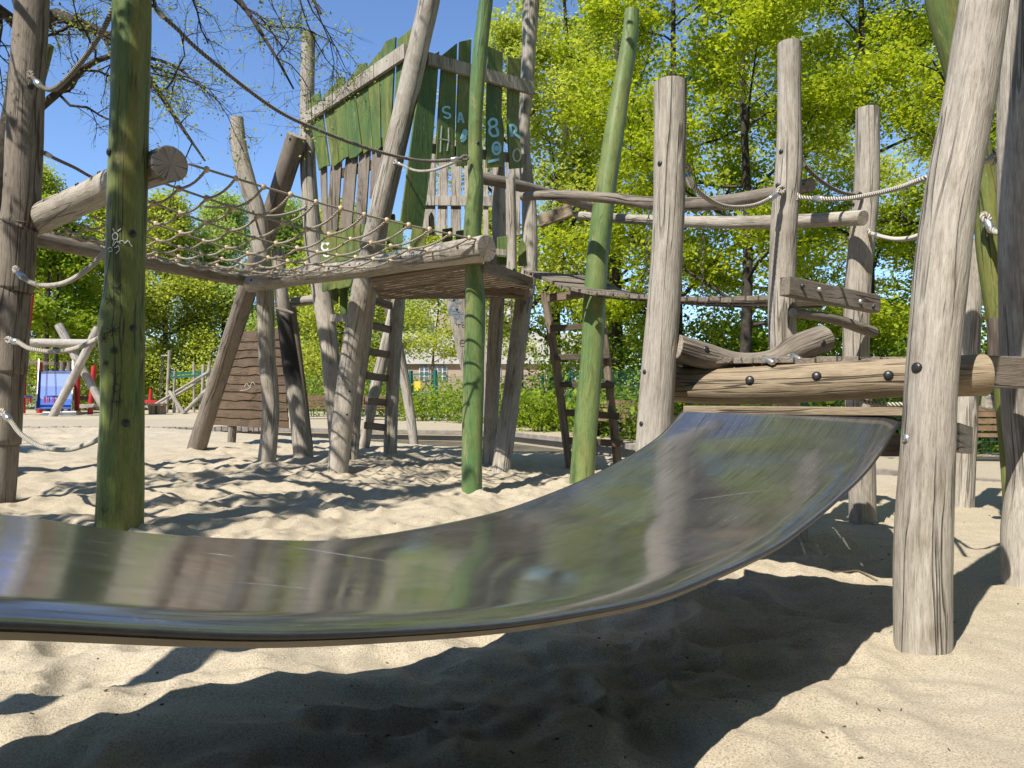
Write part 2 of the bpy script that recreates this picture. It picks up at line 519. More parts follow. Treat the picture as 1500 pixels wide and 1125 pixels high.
def tube(mb, pts, rad, sides=12, mi=0, capmi=None, rough=0.0, seed=0, chamfer=0.0, caps=True, tilt=None, lay=0.0):
    """pts (n,3), rad (n,) : a stem with true length gc, flat sawn ends"""
    pts = np.array(pts, float)
    rad = np.array(rad, float) * np.ones(len(pts))
    r = np.random.default_rng(seed + 11)
    n = len(pts)
    tan = np.gradient(pts, axis=0)
    tan /= np.linalg.norm(tan, axis=1)[:, None] + 1e-12
    ref = np.array([0.0, -1.0, 0.0]) if abs(tan[0][1]) < 0.8 else np.array([0, 0, 1.0])
    L = np.concatenate([[0], np.cumsum(np.linalg.norm(np.diff(pts, axis=0), axis=1))])
    off = r.uniform(0, 50, 3)
    if lay:
        off[2] = 0
    off[:2] = 0
    if seed < 0:
        off[2] = 0
    th = np.arange(sides) * 2 * np.pi / sides
    ph = r.uniform(0, 6.28, 6)
    V, G = [], []
    a = np.cross(tan[0], ref)
    a /= np.linalg.norm(a)
    for i in range(n):
        a = a - tan[i] * np.dot(a, tan[i])
        a /= np.linalg.norm(a)
        b = np.cross(tan[i], a)
        rr = rad[i] * np.ones(sides)
        if rough:
            rr = rr * (1 + rough * (np.sin(2 * th + ph[0] + L[i] * 0.9) * 0.55 + np.sin(3 * th + ph[1] - L[i] * 1.7) * 0.4 + np.sin(5 * th + ph[2] + L[i] * 2.9) * 0.22
                                    + np.sin(L[i] * 5.1 + ph[3]) * 0.35 + np.sin(L[i] * 11.3 + ph[4] + th) * 0.25))
        if lay:
            rr = rr * (1 + lay * np.sin(3 * th - L[i] * 2 * math.pi / 0.030))
        for k in range(sides):
            c, s_ = math.cos(th[k]), math.sin(th[k])
            V.append(pts[i] + (a * c + b * s_) * rr[k])
            G.append((c * rr[k], s_ * rr[k], L[i] + off[2]))
    Fc = []
    for i in range(n - 1):
        for k in range(sides):
            k2 = (k + 1) % sides
            Fc.append((i * sides + k, i * sides + k2, (i + 1) * sides + k2, (i + 1) * sides + k))
    mb.add(V, Fc, G, mi, True)
    if caps:
        for idx, sgn in ((0, -1), (n - 1, 1)):
            ring = np.array(V[idx * sides:(idx + 1) * sides])
            gr = np.array(G[idx * sides:(idx + 1) * sides])
            cen = ring.mean(0)
            ch = chamfer if chamfer else 0.06 * rad[idx]
            inner = cen + (ring - cen) * (1 - ch / max(rad[idx], 1e-6)) + tan[idx] * sgn * ch * 0.6
            gi = gr.copy()
            gi[:, :2] *= (1 - ch / max(rad[idx], 1e-6))
            q = [(k, (k + 1) % sides, sides + (k + 1) % sides, sides + k) for k in range(sides)]
            if sgn < 0:
                q = [f[::-1] for f in q]
            mb.add(list(ring) + list(inner), q, list(gr) + list(gi), mi, False)
            cc = inner.mean(0)
            tri = [(k, (k + 1) % sides, sides) for k in range(sides)]
            if sgn < 0:
                tri = [f[::-1] for f in tri]
            gi2 = list(gi) + [(0, 0, gi[0][2])]
            mb.add(list(inner) + [cc], tri, gi2, mi if capmi is None else capmi, False)


def post_mb(pl, sides=18, seed=0, rough=0.035, down=0.35, n=None, mb=None, cap=1):
    """pl rows (px, py, d, width px), from top to foot"""
    rows = [tuple(P(a, b, d)) + (wd * d / F_PX / 2,) for a, b, d, wd in pl]
    s = spline(rows, n or max(14, 5 * len(rows)))
    if down:
        t = s[-1] - s[-2]
        t = t / np.linalg.norm(t[:3])
        ext = s[-1] + t * down
        ext[3] = s[-1][3]
        s = np.vstack([s, ext])
        FEET.append((s[-2][0], s[-2][1], s[-2][3]))
    m = mb or MB()
    tube(m, s[:, :3], s[:, 3], sides, 0, cap, rough, seed)
    return m, s


def dome(mb, c, n, r, h=0.5, mi=0, seg=12):
    c = Vector(c)
    n = Vector(n).normalized()
    q = n.to_track_quat('Z', 'Y')
    V, Fc = [], []
    rings = [(1.0, -0.25), (1.0, 0.12), (0.86, h * 0.6), (0.5, h * 0.92)]
    for rr, z in rings:
        for k in range(seg):
            a = 2 * math.pi * k / seg
            V.append(c + q @ Vector((math.cos(a) * rr * r, math.sin(a) * rr * r, z * r)))
    V.append(c + q @ Vector((0, 0, h * r)))
    for i in range(len(rings) - 1):
        for k in range(seg):
            k2 = (k + 1) % seg
            Fc.append((i * seg + k, i * seg + k2, (i + 1) * seg + k2, (i + 1) * seg + k))
    top = len(V) - 1
    b0 = (len(rings) - 1) * seg
    for k in range(seg):
        Fc.append((b0 + k, b0 + (k + 1) % seg, top))
    mb.add(V, Fc, None, mi, True)


def quad_prism(mb, c4, nrm, th, mi=0, ldir=None, seed=None, sub=1):
    """four corners (a ring) extruded by th along nrm; gc z runs along ldir"""
    c4 = [Vector(c) for c in c4]
    nrm = Vector(nrm).normalized()
    if ldir is None:
        ldir = c4[1] - c4[0] if (c4[1] - c4[0]).length > (c4[2] - c4[1]).length else c4[2] - c4[1]
    ldir = Vector(ldir).normalized()
    wdir = nrm.cross(ldir).normalized()
    o = random.random() * 40
    o2 = random.random() * 7
    V = [c for c in c4] + [c + nrm * th for c in c4]
    G = [((p - c4[0]).dot(wdir) + o2, (p - c4[0]).dot(nrm), (p - c4[0]).dot(ldir) + o) for p in V]
    n = len(c4)
    Fc = [tuple(range(n))[::-1], tuple(range(n, 2 * n))] + [(i, (i + 1) % n, n + (i + 1) % n, n + i) for i in range(n)]
    mb.add(V, Fc, G, mi, False)


def beam(mb, a, b, w_, h_, up=(0, 0, 1), mi=0, w2=None, h2=None):
    """square timber from a to b"""
    a, b = Vector(a), Vector(b)
    d = (b - a).normalized()
    u = Vector(up)
    s = d.cross(u).normalized()
    u = s.cross(d).normalized()
    w2 = w2 or w_
    h2 = h2 or h_
    o = random.random() * 40
    V, G = [], []
    L = (b - a).length
    for p, ww, hh, l in ((a, w_, h_, 0), (b, w2, h2, L)):
        for sx, sz in ((-1, -1), (1, -1), (1, 1), (-1, 1)):
            V.append(p + s * sx * ww / 2 + u * sz * hh / 2)
            G.append((sx * ww / 2 + o * 0.13, sz * hh / 2, l + o))
    mb.add(V, [(0, 3, 2, 1), (4, 5, 6, 7), (0, 1, 5, 4), (1, 2, 6, 5), (2, 3, 7, 6), (3, 0, 4, 7)][::1], G, mi, False)


def fixn(o):
    bm = bmesh.new()
    bm.from_mesh(o.data)
    bmesh.ops.recalc_face_normals(bm, faces=bm.faces)
    bm.to_mesh(o.data)
    bm.free()
    return o


import bmesh

_bolt = {}


def bolt(parent, pos, nrm, r=0.017, m=BLACK, name='bolt'):
    key = (round(r, 4), m.name)
    if key not in _bolt:
        mb = MB()
        dome(mb, (0, 0, 0), (0, 0, 1), r, 0.55)
        me = mb.build(name, m)
        _bolt[key] = me.data
        bpy.data.objects.remove(me)
    o = bpy.data.objects.new(name, _bolt[key])
    col.objects.link(o)
    o.parent = parent
    o.location = Vector(pos) - wloc(parent)
    o.rotation_euler = Vector(nrm).to_track_quat('Z', 'Y').to_euler()
    return o


def on_post(s, px, py):
    """front surface point of a post (spline rows s) seen at pixel px,py, and its normal"""
    best = None
    for i in range(len(s) - 1):
        for t in np.linspace(0, 1, 12, endpoint=False):
            q = s[i] * (1 - t) + s[i + 1] * t
            y = HOR - (q[2] - H_CAM) / q[1] * F_PX
            e = abs(y - py)
            if best is None or e < best[0]:
                best = (e, q)
    q = best[1]
    c = Vector(q[:3])
    r = q[3]
    x = 750 + q[0] / q[1] * F_PX
    off = (px - x) / F_PX * q[1]
    off = max(-0.97 * r, min(0.97 * r, off))
    view = Vector((c.x, c.y, 0)).normalized()
    side = Vector((view.y, -view.x, 0))
    dep = math.sqrt(r * r - off * off)
    n = (side * off - view * dep).normalized()
    return c + n * r * 1.0, n


def on_log(s, px, py):
    xs_ = 750 + s[:, 0] / s[:, 1] * F_PX
    o_ = np.argsort(xs_)
    q = np.array([np.interp(px, xs_[o_], s[o_, k]) for k in range(4)])
    c, r_ = Vector(q[:3]), q[3]
    t_ = Vector(s[-1][:3] - s[0][:3]).normalized()
    nf = Vector((t_.y, -t_.x, 0)).normalized()
    if nf.y > 0: nf = -nf
    dz = max(-0.9 * r_, min(0.9 * r_, (HOR - py) / F_PX * q[1] + H_CAM - q[2]))
    n = (nf * math.sqrt(r_ * r_ - dz * dz) + Vector((0, 0, dz))).normalized()
    return c + n * r_, n


_pseed = [100]


def post(name, label, pl, m=GREY, em=ENDG, cat='post', group=None, bolts=(), boltr=0.017, rough=0.035, parent=None, sides=18, seed=None, partlabel=None, down=0.35, boltm=BLACK):
    _pseed[0] += 1
    mb, s = post_mb(pl, sides, seed or _pseed[0], rough, down)
    if parent is None:
        foot = s[-1][:3]
        if bolts:
            root = thing(name, label, cat, (foot[0], foot[1], 0), group)
            mb.build('stem', [m, em], root)
        else:
            root = mb.build(name, [m, em], None, (foot[0], foot[1], 0))
            tag(root, label, cat, group)
        host = root
    else:
        host = root = mb.build(name, [m, em], parent, label=partlabel)
    for (bx, by) in bolts:
        p, n = on_post(s, bx, by)
        bolt(host, p, n, boltr, boltm)
    return root, s


# ------------------------------------------------------------------ ground
def vnoise(x, y, seed):
    """smooth value noise on arrays"""
    r = np.random.default_rng(seed)
    T = r.random((256, 256))
    xi, yi = np.floor(x).astype(int), np.floor(y).astype(int)
    fx, fy = x - xi, y - yi
    fx = fx * fx * fx * (fx * (fx * 6 - 15) + 10)
    fy = fy * fy * fy * (fy * (fy * 6 - 15) + 10)
    g = lambda a, b: T[a % 256, b % 256]
    return (g(xi, yi) * (1 - fx) + g(xi + 1, yi) * fx) * (1 - fy) + (g(xi, yi + 1) * (1 - fx) + g(xi + 1, yi + 1) * fx) * fy


# sandpit border (plan), counter-clockwise; outside it the ground is level gravel
PIT = np.array([(-22, 24.4), (-8, 24.4), (-0.3, 22.2), (5.87, 11.6), (7.2, 9.8), (12, 6.0), (12, -6), (-22, -6)], float)


def pit_dist(x, y):
    """signed distance to the pit border, positive inside"""
    d = np.full(x.shape, 1e9)
    n = len(PIT)
    for i in range(n):
        a, b = PIT[(i + 1) % n], PIT[i]
        e = (b - a) / np.linalg.norm(b - a)
        d = np.minimum(d, (x - a[0]) * (-e[1]) + (y - a[1]) * e[0])
    return d


FEET = []


def sand_h(x, y):
    wx = x + 0.25 * vnoise(x * 1.3, y * 1.3, 5)
    wy = y + 0.25 * vnoise(x * 1.3 + 40, y * 1.3, 6)
    a = (vnoise(wx * 0.55, wy * 0.55, 1) - 0.5) * 0.10
    b = (1 - np.abs(2 * vnoise(wx * 1.5, wy * 2.0, 2) - 1) - 0.5) * 0.10
    c = (1 - np.abs(2 * vnoise(wx * 3.1 + 9, wy * 4.0, 3) - 1) - 0.5) * 0.040
    c = c * 2.5 + (1 - np.abs(2 * vnoise(wx * 5.6 + 3, wy * 6.6, 13) - 1) - 0.5) * 0.048
    e = (vnoise(wx * 9, wy * 9, 4) - 0.5) * 0.030 + (vnoise(wx * 19, wy * 21, 8) - 0.5) * 0.013
    k = np.clip(pit_dist(x, y) / 1.5, 0, 1)
    near_r = np.clip((x - 0.9 - 0.45 * (y - 2.6)) / 0.8, 0, 1)      # trodden smooth at the right foreground
    amp = (0.4 + 0.6 * vnoise(x * 0.25 + 3, y * 0.25, 9)) * (1 - 0.85 * near_r)
    z = (a * 0.6 + (b + c) * amp + e * (1 - 0.6 * near_r)) * (0.15 + 0.85 * k) + 0.015 * k
    for fx, fy, fr_ in FEET:
        d2 = (x - fx) ** 2 + (y - fy) ** 2
        z = z + np.where(d2 < 1.2, 0.035 * np.exp(-d2 / (fr_ * 1.9) ** 2) * (0.4 + 1.2 * vnoise(x * 5, y * 5, 12)), 0)
    return z


def grid_mesh(name, xs, ys, hf, m, mask=None):
    X, Y = np.meshgrid(xs, ys)
    Z = hf(X, Y)
    nx, ny = len(xs), len(ys)
    v = np.stack([X, Y, Z], -1).reshape(-1, 3)
    i = (np.arange(ny - 1)[:, None] * nx + np.arange(nx - 1)[None, :])
    f = np.stack([i, i + 1, i + nx + 1, i + nx], -1).reshape(-1, 4)
    if mask is not None:
        c = v[f].mean(1)
        f = f[mask(c[:, 0], c[:, 1])]
    me = bpy.data.meshes.new(name)
    me.vertices.add(len(v))
    me.vertices.foreach_set('co', v.astype(np.float32).ravel())
    me.loops.add(len(f) * 4)
    me.loops.foreach_set('vertex_index', f.ravel().astype(np.int32))
    me.polygons.add(len(f))
    me.polygons.foreach_set('loop_start', (np.arange(len(f)) * 4).astype(np.int32))
    me.polygons.foreach_set('use_smooth', np.ones(len(f), bool))
    me.update()
    me.validate()
    me.materials.append(m)
    o = bpy.data.objects.new(name, me)
    col.objects.link(o)
    return o


def ground_sheet():
    mb = MB()
    s = 1500
    mb.add([(-s, -s, -0.30), (s, -s, -0.30), (s, s, -0.30), (-s, s, -0.30)], [(0, 1, 2, 3)])
    return tag(mb.build('ground', SOIL), kind='structure')


ground_sheet()


def sheet(name, poly, z, m, th=0.3):
    mb = MB()
    n = len(poly)
    V = [(x, y, z) for x, y in poly] + [(x, y, z - th) for x, y in poly]
    mb.add(V, [tuple(range(n))] + [(i, n + i, n + (i + 1) % n, (i + 1) % n) for i in range(n)])
    return tag(mb.build(name, m), kind='structure')


# gravel path on the far and right side of the pit, and the far play area behind it
sheet('path', [(-60, 24.55), (-8, 24.55), (-0.25, 22.33), (5.98, 11.68), (7.3, 9.9), (12.1, 6.1), (40, 6.1), (40, 60), (-60, 60)], 0.02, PATHM, 0.33)
sheet('far_sand', [(-40, 30.5), (-5.5, 30.5), (-5.5, 46), (-40, 46)], 0.03, SAND, 0.05)

# kerb of small setts along the pit border
kb = MB()
for i in range(0, 4):
    a, b = PIT[i], PIT[i + 1]
    L = np.linalg.norm(b - a)
    e = (b - a) / L
    nn = np.array([-e[1], e[0]])
    if i > 0:      # the rest of the border is a thin flush edging strip
        beam(kb, (a[0], a[1], -0.035), (b[0], b[1], -0.035), 0.025, 0.13)
        continue
    t = 0.0
    while t < L - 0.1:
        l = random.uniform(0.13, 0.24) if i < 1 else random.uniform(0.9, 1.0)
        c = a + e * (t + l / 2) + nn * random.uniform(-0.015, 0.015)
        hz = random.uniform(0.02, 0.06) if i < 1 else 0.012
        beam(kb, (c[0] - e[0] * l * 0.46, c[1] - e[1] * l * 0.46, hz - 0.07), (c[0] + e[0] * l * 0.46, c[1] + e[1] * l * 0.46, hz - 0.07), 0.12 if i < 1 else 0.06, 0.15)
        t += l
tag(kb.build('kerb', KERB, bevel=0.012), kind='structure')

# ------------------------------------------------------------------ the metal slide
NE = [(1319.6, 616.8), (1276, 684), (1228.6, 731.7), (1176.6, 775), (1133, 805), (1033.6, 851), (960, 879), (830, 905), (700, 922), (434, 936), (233, 931), (0, 919)]
FE = [(1001, 604.7), (960, 649), (873, 699), (786.7, 736), (700, 763), (513, 797), (373, 799), (187, 788.7), (0, 764)]


def edge3(pts, o, u):
    out = []
    for px, py in pts:
        a = (px - 750) / F_PX
        s_ = (o[0] - a * o[1]) / (a * u[1] - u[0])
        d = o[1] + u[1] * s_
        out.append((o[0] + u[0] * s_, d, H_CAM - (py - HOR) / F_PX * d))
    return np.array(out)


n3 = edge3(NE, (1.98, 3.95), (-0.68, -0.733))
f3 = edge3(FE, (0.976, 4.4), (-0.83, -0.55))
for k_ in range(5):
    st_ = np.array((-0.68, -0.733, 0)) * 0.26
    n3 = np.vstack([n3, n3[-1] + st_ + (0, 0, 0.062 - 0.009 * k_)])
    f3 = np.vstack([f3, f3[-1] + np.array((-0.66, -0.75, 0)) * 0.28 + (0, 0, 0.045 - 0.009 * k_)])


def resample(p, n):
    d = spline(p, 400)
    L = np.concatenate([[0], np.cumsum(np.linalg.norm(np.diff(d, axis=0), axis=1))])
    t = np.linspace(0, L[-1], n)
    # gentle smoothing keeps the sheet fair
    o = np.stack([np.interp(t, L, d[:, k]) for k in range(3)], 1)
    for _ in range(6):
        o[1:-1] = 0.25 * o[:-2] + 0.5 * o[1:-1] + 0.25 * o[2:]
    return o


NS, NT = 150, 48
nr, fr = resample(n3, NS), resample(f3, NS)
slide = thing('metal_slide', 'wide polished steel slide sweeping low across the foreground sand', 'slide', (0.4, 3.0, 0))
V, G = [], []
ts = np.concatenate([np.linspace(0, 0.12, 14), np.linspace(0.12, 0.93, 24)[1:], np.linspace(0.93, 1, 12)[1:]])
NT = len(ts)
acc = 0
for i in range(NS):
    if i:
        acc += np.linalg.norm((nr[i] + fr[i]) / 2 - (nr[i - 1] + fr[i - 1]) / 2)
    cross = fr[i] - nr[i]
    W = np.linalg.norm(cross)
    al = (nr[min(i + 1, NS - 1)] - nr[max(i - 1, 0)])
    nrm = np.cross(cross, al)
    nrm /= np.linalg.norm(nrm)
    if nrm[2] < 0:
        nrm = -nrm
    for t in ts:
        dist_n = t * W
        roll = 0.024 * max(0, 1 - dist_n / 0.10) ** 2
        dist_f = (1 - t) * W
        roll += 0.012 * max(0, 1 - dist_f / 0.05) ** 2
        belly = 0.012 * math.sin(math.pi * t)
        # edges keep the measured line; the field sits above the rolled rim and dips in the middle
        p = nr[i] + cross * t + nrm * (0.030 - roll - 0.0 - belly * min(1, acc / 0.8))
        V.append(p)
        G.append((dist_n, acc, 0))
Fc = [(i * NT + k, i * NT + k + 1, (i + 1) * NT + k + 1, (i + 1) * NT + k) for i in range(NS - 1) for k in range(NT - 1)]
mb = MB()
mb.add(V, Fc, G, 0, True)
sheet_o = mb.build('steel_sheet', STEEL, slide)
bm = bmesh.new(); bm.from_mesh(sheet_o.data)
bmesh.ops.recalc_face_normals(bm, faces=bm.faces)
if sum(f.normal.z for f in bm.faces) < 0:
    bmesh.ops.reverse_faces(bm, faces=bm.faces)
bm.to_mesh(sheet_o.data); bm.free()
md = sheet_o.modifiers.new('thick', 'SOLIDIFY')
md.thickness = 0.006
md.offset = -1
# dark lip bead along both rims, and long scratches worn into the steel
SV = np.array(V).reshape(NS, NT, 3)
for k_ in (0, NT - 1):
    mb = MB()
    tube(mb, SV[:, k_] - np.array((0, 0, 0.003)), np.full(NS, 0.0055), 8)
    mb.build('rim_bead', BLACK, slide)
r_ = np.random.default_rng(21)


def on_sheet(u, t):
    i = min(NS - 2, max(0, u * (NS - 1)))
    a, f = int(i), i - int(i)
    row = SV[a] * (1 - f) + SV[a + 1] * f
    return np.array([np.interp(t, ts, row[:, q]) for q in range(3)])


for k_ in range(6):
    u0, t0 = r_.uniform(0.04, 0.62), r_.uniform(0.08, 0.92)
    du, dt_ = r_.uniform(0.01, 0.04), r_.normal() * (0.05 if k_ % 4 else 0.16)
    pts_ = [on_sheet(u0 + du * q, t0 + dt_ * q + 0.01 * math.sin(3 * q)) + np.array((0, 0, 0.0004)) for q in np.linspace(0, 1, 9)]
    mb = MB()
    tube(mb, pts_, 0.0006 * np.sin(np.linspace(0.15, math.pi - 0.15, 9)) + 0.0001, 5)
    mb.build('scratch', SCRM, slide)
# the plywood carcass under the sheet: a board set just inside each rim
for (e_, o_, nm) in ((nr, fr, 1), (fr, nr, 0)):
    V, G = [], []
    acc = 0
    for i in range(NS):
        if i:
            acc += np.linalg.norm(e_[i] - e_[i - 1])
        c = (o_[i] - e_[i]) / np.linalg.norm(o_[i] - e_[i])
        al = (e_[min(i + 1, NS - 1)] - e_[max(i - 1, 0)])
        dn = np.cross(c, al); dn /= np.linalg.norm(dn)
        if dn[2] > 0: dn = -dn
        k = 0.012
        base = e_[i] + dn * 0.0075 + c * 0.012
        for (a, b) in ((0, 0), (0.03, 0), (0.03, 0.015), (0, 0.011)):
            V.append(base + c * a + dn * b)
            G.append((a, b, acc))
    Fc = [(i * 4 + k, i * 4 + (k + 1) % 4, (i + 1) * 4 + (k + 1) % 4, (i + 1) * 4 + k) for i in range(NS - 1) for k in range(4)]
    Fc += [(0, 1, 2, 3), tuple((NS - 1) * 4 + k for k in (3, 2, 1, 0))]
    mb = MB()
    mb.add(V, Fc, G, 0, False)
    fixn(mb.build('edge_board', PLY, slide))
# plank across the head of the slide
mb = MB()
beam(mb, P(1003, 600, 4.42), P(1322, 603, 3.99), 0.10, 0.044)
fixn(mb.build('head_plank', TAN, slide, bevel=0.005))

# ------------------------------------------------------------------ slide platform
plat = thing('slide_platform', 'timber start platform of the steel slide with tall weathered posts and bolted log', 'platform', (1.6, 4.6, 0))
_, sT9 = post('post', None, [(982, 121, 4.62, 48), (980, 300, 4.62, 45), (974, 420, 4.62, 47), (966, 520, 4.62, 49), (958, 640, 4.62, 52), (954, 760, 4.62, 54), (950, 878, 4.62, 56)], parent=plat, rough=0.02, sides=28, bolts=[(967, 243), (945, 545), (940, 620)], boltr=0.016)
_, sT12 = post('post', None, [(1522, -520, 4.05, 66), (1488, -280, 4.0, 67), (1455, -80, 3.96, 67), (1442, 0, 3.95, 66), (1420, 142, 3.93, 69), (1393, 284, 3.90, 71), (1379, 391, 3.88, 72), (1364, 560, 3.85, 70), (1358, 680, 3.82, 73), (1352, 800, 3.79, 78), (1352, 956, 3.76, 79)], parent=plat, rough=0.02, sides=32, bolts=[(1346, 540)], boltr=0.028, partlabel='thick leaning pale post at the right of the slide head')
p, n = on_post(sT12, 1331, 643)
bolt(sT12_host := plat, p, n, 0.025, ZINC)
mb, sW1 = post_mb([(958, 560, 4.92, 50), (1035, 565, 4.74, 52), (1150, 562, 4.52, 57), (1320, 553, 4.22, 58), (1395, 551, 4.13, 60), (1443, 549, 4.10, 62)], 24, 5, 0.03, 0)
w1 = mb.build('front_log', [TAN, ENDG], plat)
for bx, by in ((1103, 557), (1199, 551), (1302, 550)):
    bolt(w1, *on_log(sW1, bx, by), 0.026)
mb = MB()
beam(mb, P(1436, 545, 4.50), P(1488, 546, 4.62), 0.12, 0.19)
fixn(mb.build('end_timber', GREYDK, plat, bevel=0.008))
mb, sW2 = post_mb([(990, 508, 4.60, 38), (1030, 520, 4.68, 38), (1080, 531, 4.76, 31), (1130, 527, 4.8, 31), (1168, 510, 4.82, 42), (1207, 496, 4.88, 42)], 20, 9, 0.05, 0)
w2 = mb.build('curved_log', [GREYDK, ENDG], plat, label='short curved log lying along the platform edge')
for bx, by in ((1025, 512), (1192, 504)):
    bolt(w2, *on_log(sW2, bx, by), 0.02)
# deck planks
mb = MB()
A0, A1 = Vector((1.00, 4.72, 1.42)), Vector((2.18, 4.26, 1.42))
dv = Vector((0.46, 1.7, 0))
nb = 11
for k in range(nb):
    a = A0.lerp(A1, k / nb + 0.001)
    b = A0.lerp(A1, (k + 1) / nb - 0.006)
    zz = random.uniform(-0.004, 0.006)
    quad_prism(mb, [a + Vector((0, 0, zz)), b + Vector((0, 0, zz)), b + dv * random.uniform(0.97, 1) + Vector((0, 0, zz)), a + dv + Vector((0, 0, zz))], (0, 0, 1), 0.035, ldir=dv)
fixn(mb.build('deck', GREYDK, plat, bevel=0.004))
for a, b in (((1.1, 4.95, 1.36), (2.35, 4.5, 1.36)), ((1.55, 6.3, 1.36), (2.7, 5.9, 1.36))):
    mb = MB()
    beam(mb, a, b, 0.10, 0.115)
    fixn(mb.build('joist', BROWN, plat))
mb = MB()
beam(mb, P(1290, 652, 4.25), P(1340, 652, 4.05), 0.05, 0.12)
fixn(mb.build('side_rail', BROWN, plat))

# posts around the platform
pm = MB()
tube(pm, [(-3.12, 1.38, -0.35), (-3.10, 1.39, 1.5), (-3.14, 1.40, 4.2)], [0.105, 0.10, 0.085], 18, 0, 1, 0.03, 61)
tag(pm.build('post', [GREY, ENDG], None, (-3.12, 1.38, 0)), 'tall grey post at the outer end of the steel slide, left of the camera', 'post')
post('post', 'tall pale round post behind the slide carrying two knotted ropes', [(1156, 64, 6.2, 34), (1156, 160, 6.2, 34), (1156, 240, 6.2, 38), (1148, 340, 6.2, 38), (1146, 480, 6.2, 39), (1155, 640, 6.2, 38), (1166, 803, 6.15, 38)], bolts=[(1145, 225), (1140, 273)], boltr=0.02, group=None, sides=22, rough=0.025)
post('post', 'pale post with rounded top holding the right ends of the rail log', [(1271, 160, 6.9, 33), (1269, 280, 6.9, 35), (1258, 400, 6.9, 36), (1254, 520, 6.9, 36), (1262, 660, 6.9, 37), (1264, 778, 6.9, 38)], sides=22, rough=0.025, bolts=[(1252, 300)], boltr=0.018)
post('post', 'thick grey post at the right picture edge, half in shade', [(1502, -60, 5, 62), (1500, 0, 5, 62), (1497, 150, 5, 62), (1496, 300, 5, 60), (1500, 480, 5, 62), (1503, 600, 4.95, 64), (1508, 690, 4.9, 60), (1502, 780, 4.88, 64), (1501, 866, 4.85, 62)], sides=28, rough=0.03)
post('post', 'crooked green pole thinning downwards behind the leaning pale post', [(1380, -50, 6, 58), (1384, 0, 6, 54), (1402, 90, 6, 42), (1432, 220, 6, 37), (1446, 300, 6, 37), (1450, 380, 6, 34), (1460, 470, 6, 27), (1470, 600, 6.1, 21), (1477, 720, 6.1, 16), (1481, 806, 6.1, 15)], m=GREEN, em=ENDGN, sides=22, rough=0.06)
post('post', 'short grey post standing behind the leaning pale post', [(1425, 352, 7.9, 24), (1421, 480, 7.9, 28), (1416, 600, 7.9, 31), (1410, 754, 7.85, 31)], sides=18)
mb, s_ = post_mb([(1456, 468, 5.6, 20), (1459, 524, 5.55, 22)], 16, 77, 0.02, 0)
tag(mb.build('log_stub', [DARKB, ENDG], None, P(1459, 524, 5.55)), 'dark upright log stub on the end timber by the green pole', 'log')
mb = MB()
beam(mb, P(1396, 640, 4.0), P(1416, 645, 4.3), 0.06, 0.15)
fixn(tag(mb.build('timber_block', GREY, None, P(1405, 645, 4.2), bevel=0.005), 'small pale timber block jutting from the leaning post', 'block'))
mb = MB()
beam(mb, P(1441, 588, 6.6), P(1466, 592, 6.6), 0.1, 0.13)
fixn(tag(mb.build('timber_block', GREY, None, P(1455, 590, 6.6), bevel=0.02), 'grey timber block low beside the green pole', 'block'))

# bolted rail timber and thin log between the two pale posts
rl = thing('rail_beam', 'square bolted rail beam crossing between two pale posts', 'beam', P(1215, 432, 6.2))
mb = MB()
beam(mb, P(1149, 419, 5.9), P(1283, 446, 6.66), 0.09, 0.145, h2=0.15)
fixn(mb.build('timber', GREYDK, rl, bevel=0.008))
for bx, by, dd in ((1175, 419, 6.0), (1200, 424, 6.13), (1260, 442, 6.48), (1279, 449, 6.6)):
    pz = P(bx, by, dd - 0.055)
    bolt(rl, pz, (-0.5, -0.85, 0), 0.02, ZINC if bx in (1200, 1260) else BLACK)
mb, _ = post_mb([(1161, 458, 6.02, 15), (1220, 467, 6.3, 15), (1279, 487, 6.66, 17)], 14, 31, 0.06, 0)
tag(mb.build('thin_rail_log', [GREYDK, ENDG], None, P(1220, 467, 6.3)), 'thin bent log under the square bolted rail beam', 'log')

# ------------------------------------------------------------------ left foreground posts and beams
L1, sL1 = post('post', 'thick grey post with dark ring joints at the left edge', [(50, -70, 8.3, 43), (48, 0, 8.3, 43), (40, 120, 8.3, 46), (31, 300, 8.3, 49), (27, 330, 8.3, 53), (26, 334, 8.3, 49), (22, 420, 8.3, 49), (20, 424, 8.3, 47), (14, 538, 8.3, 47), (13, 543, 8.3, 44), (6, 645, 8.3, 45), (5, 650, 8.3, 42), (-1, 728, 8.3, 42)], m=GREYDK, bolts=[(44, 134)], boltr=0.035, sides=24)
L2, sL2 = post('post', 'near green stained post with black caps and carved doodles', [(196, -90, 6.6, 50), (194, 0, 6.6, 53), (190, 150, 6.6, 54), (186, 300, 6.6, 55), (182, 420, 6.6, 55), (178, 480, 6.6, 62), (180, 560, 6.6, 59), (178, 680, 6.6, 61), (175, 779, 6.6, 65)], m=GREEN, em=ENDGN, bolts=[(193, 346), (193, 482), (184, 619), (163, 230)], boltr=0.032, sides=30, rough=0.03)
post('pole', 'slim green pole leaning behind the ringed grey post', [(72, 66, 10.2, 14), (40, 190, 10.2, 15), (5, 330, 10.2, 16), (-40, 500, 10.2, 17), (-82, 712, 10.1, 18)], m=GREEN, em=ENDGN, cat='pole')
mb, sL3 = post_mb([(18, 342, 8.75, 40), (60, 320, 8.4, 41), (120, 292, 7.9, 42), (180, 264, 7.3, 46), (250, 240, 6.68, 52)], 24, 41, 0.04, 0)
lb = thing('log_beam', 'thick cracked log behind the near green post, sawn end towards the net', 'log', P(150, 280, 7.6))
mb.build('stem', [GREY, ENDG], lb)
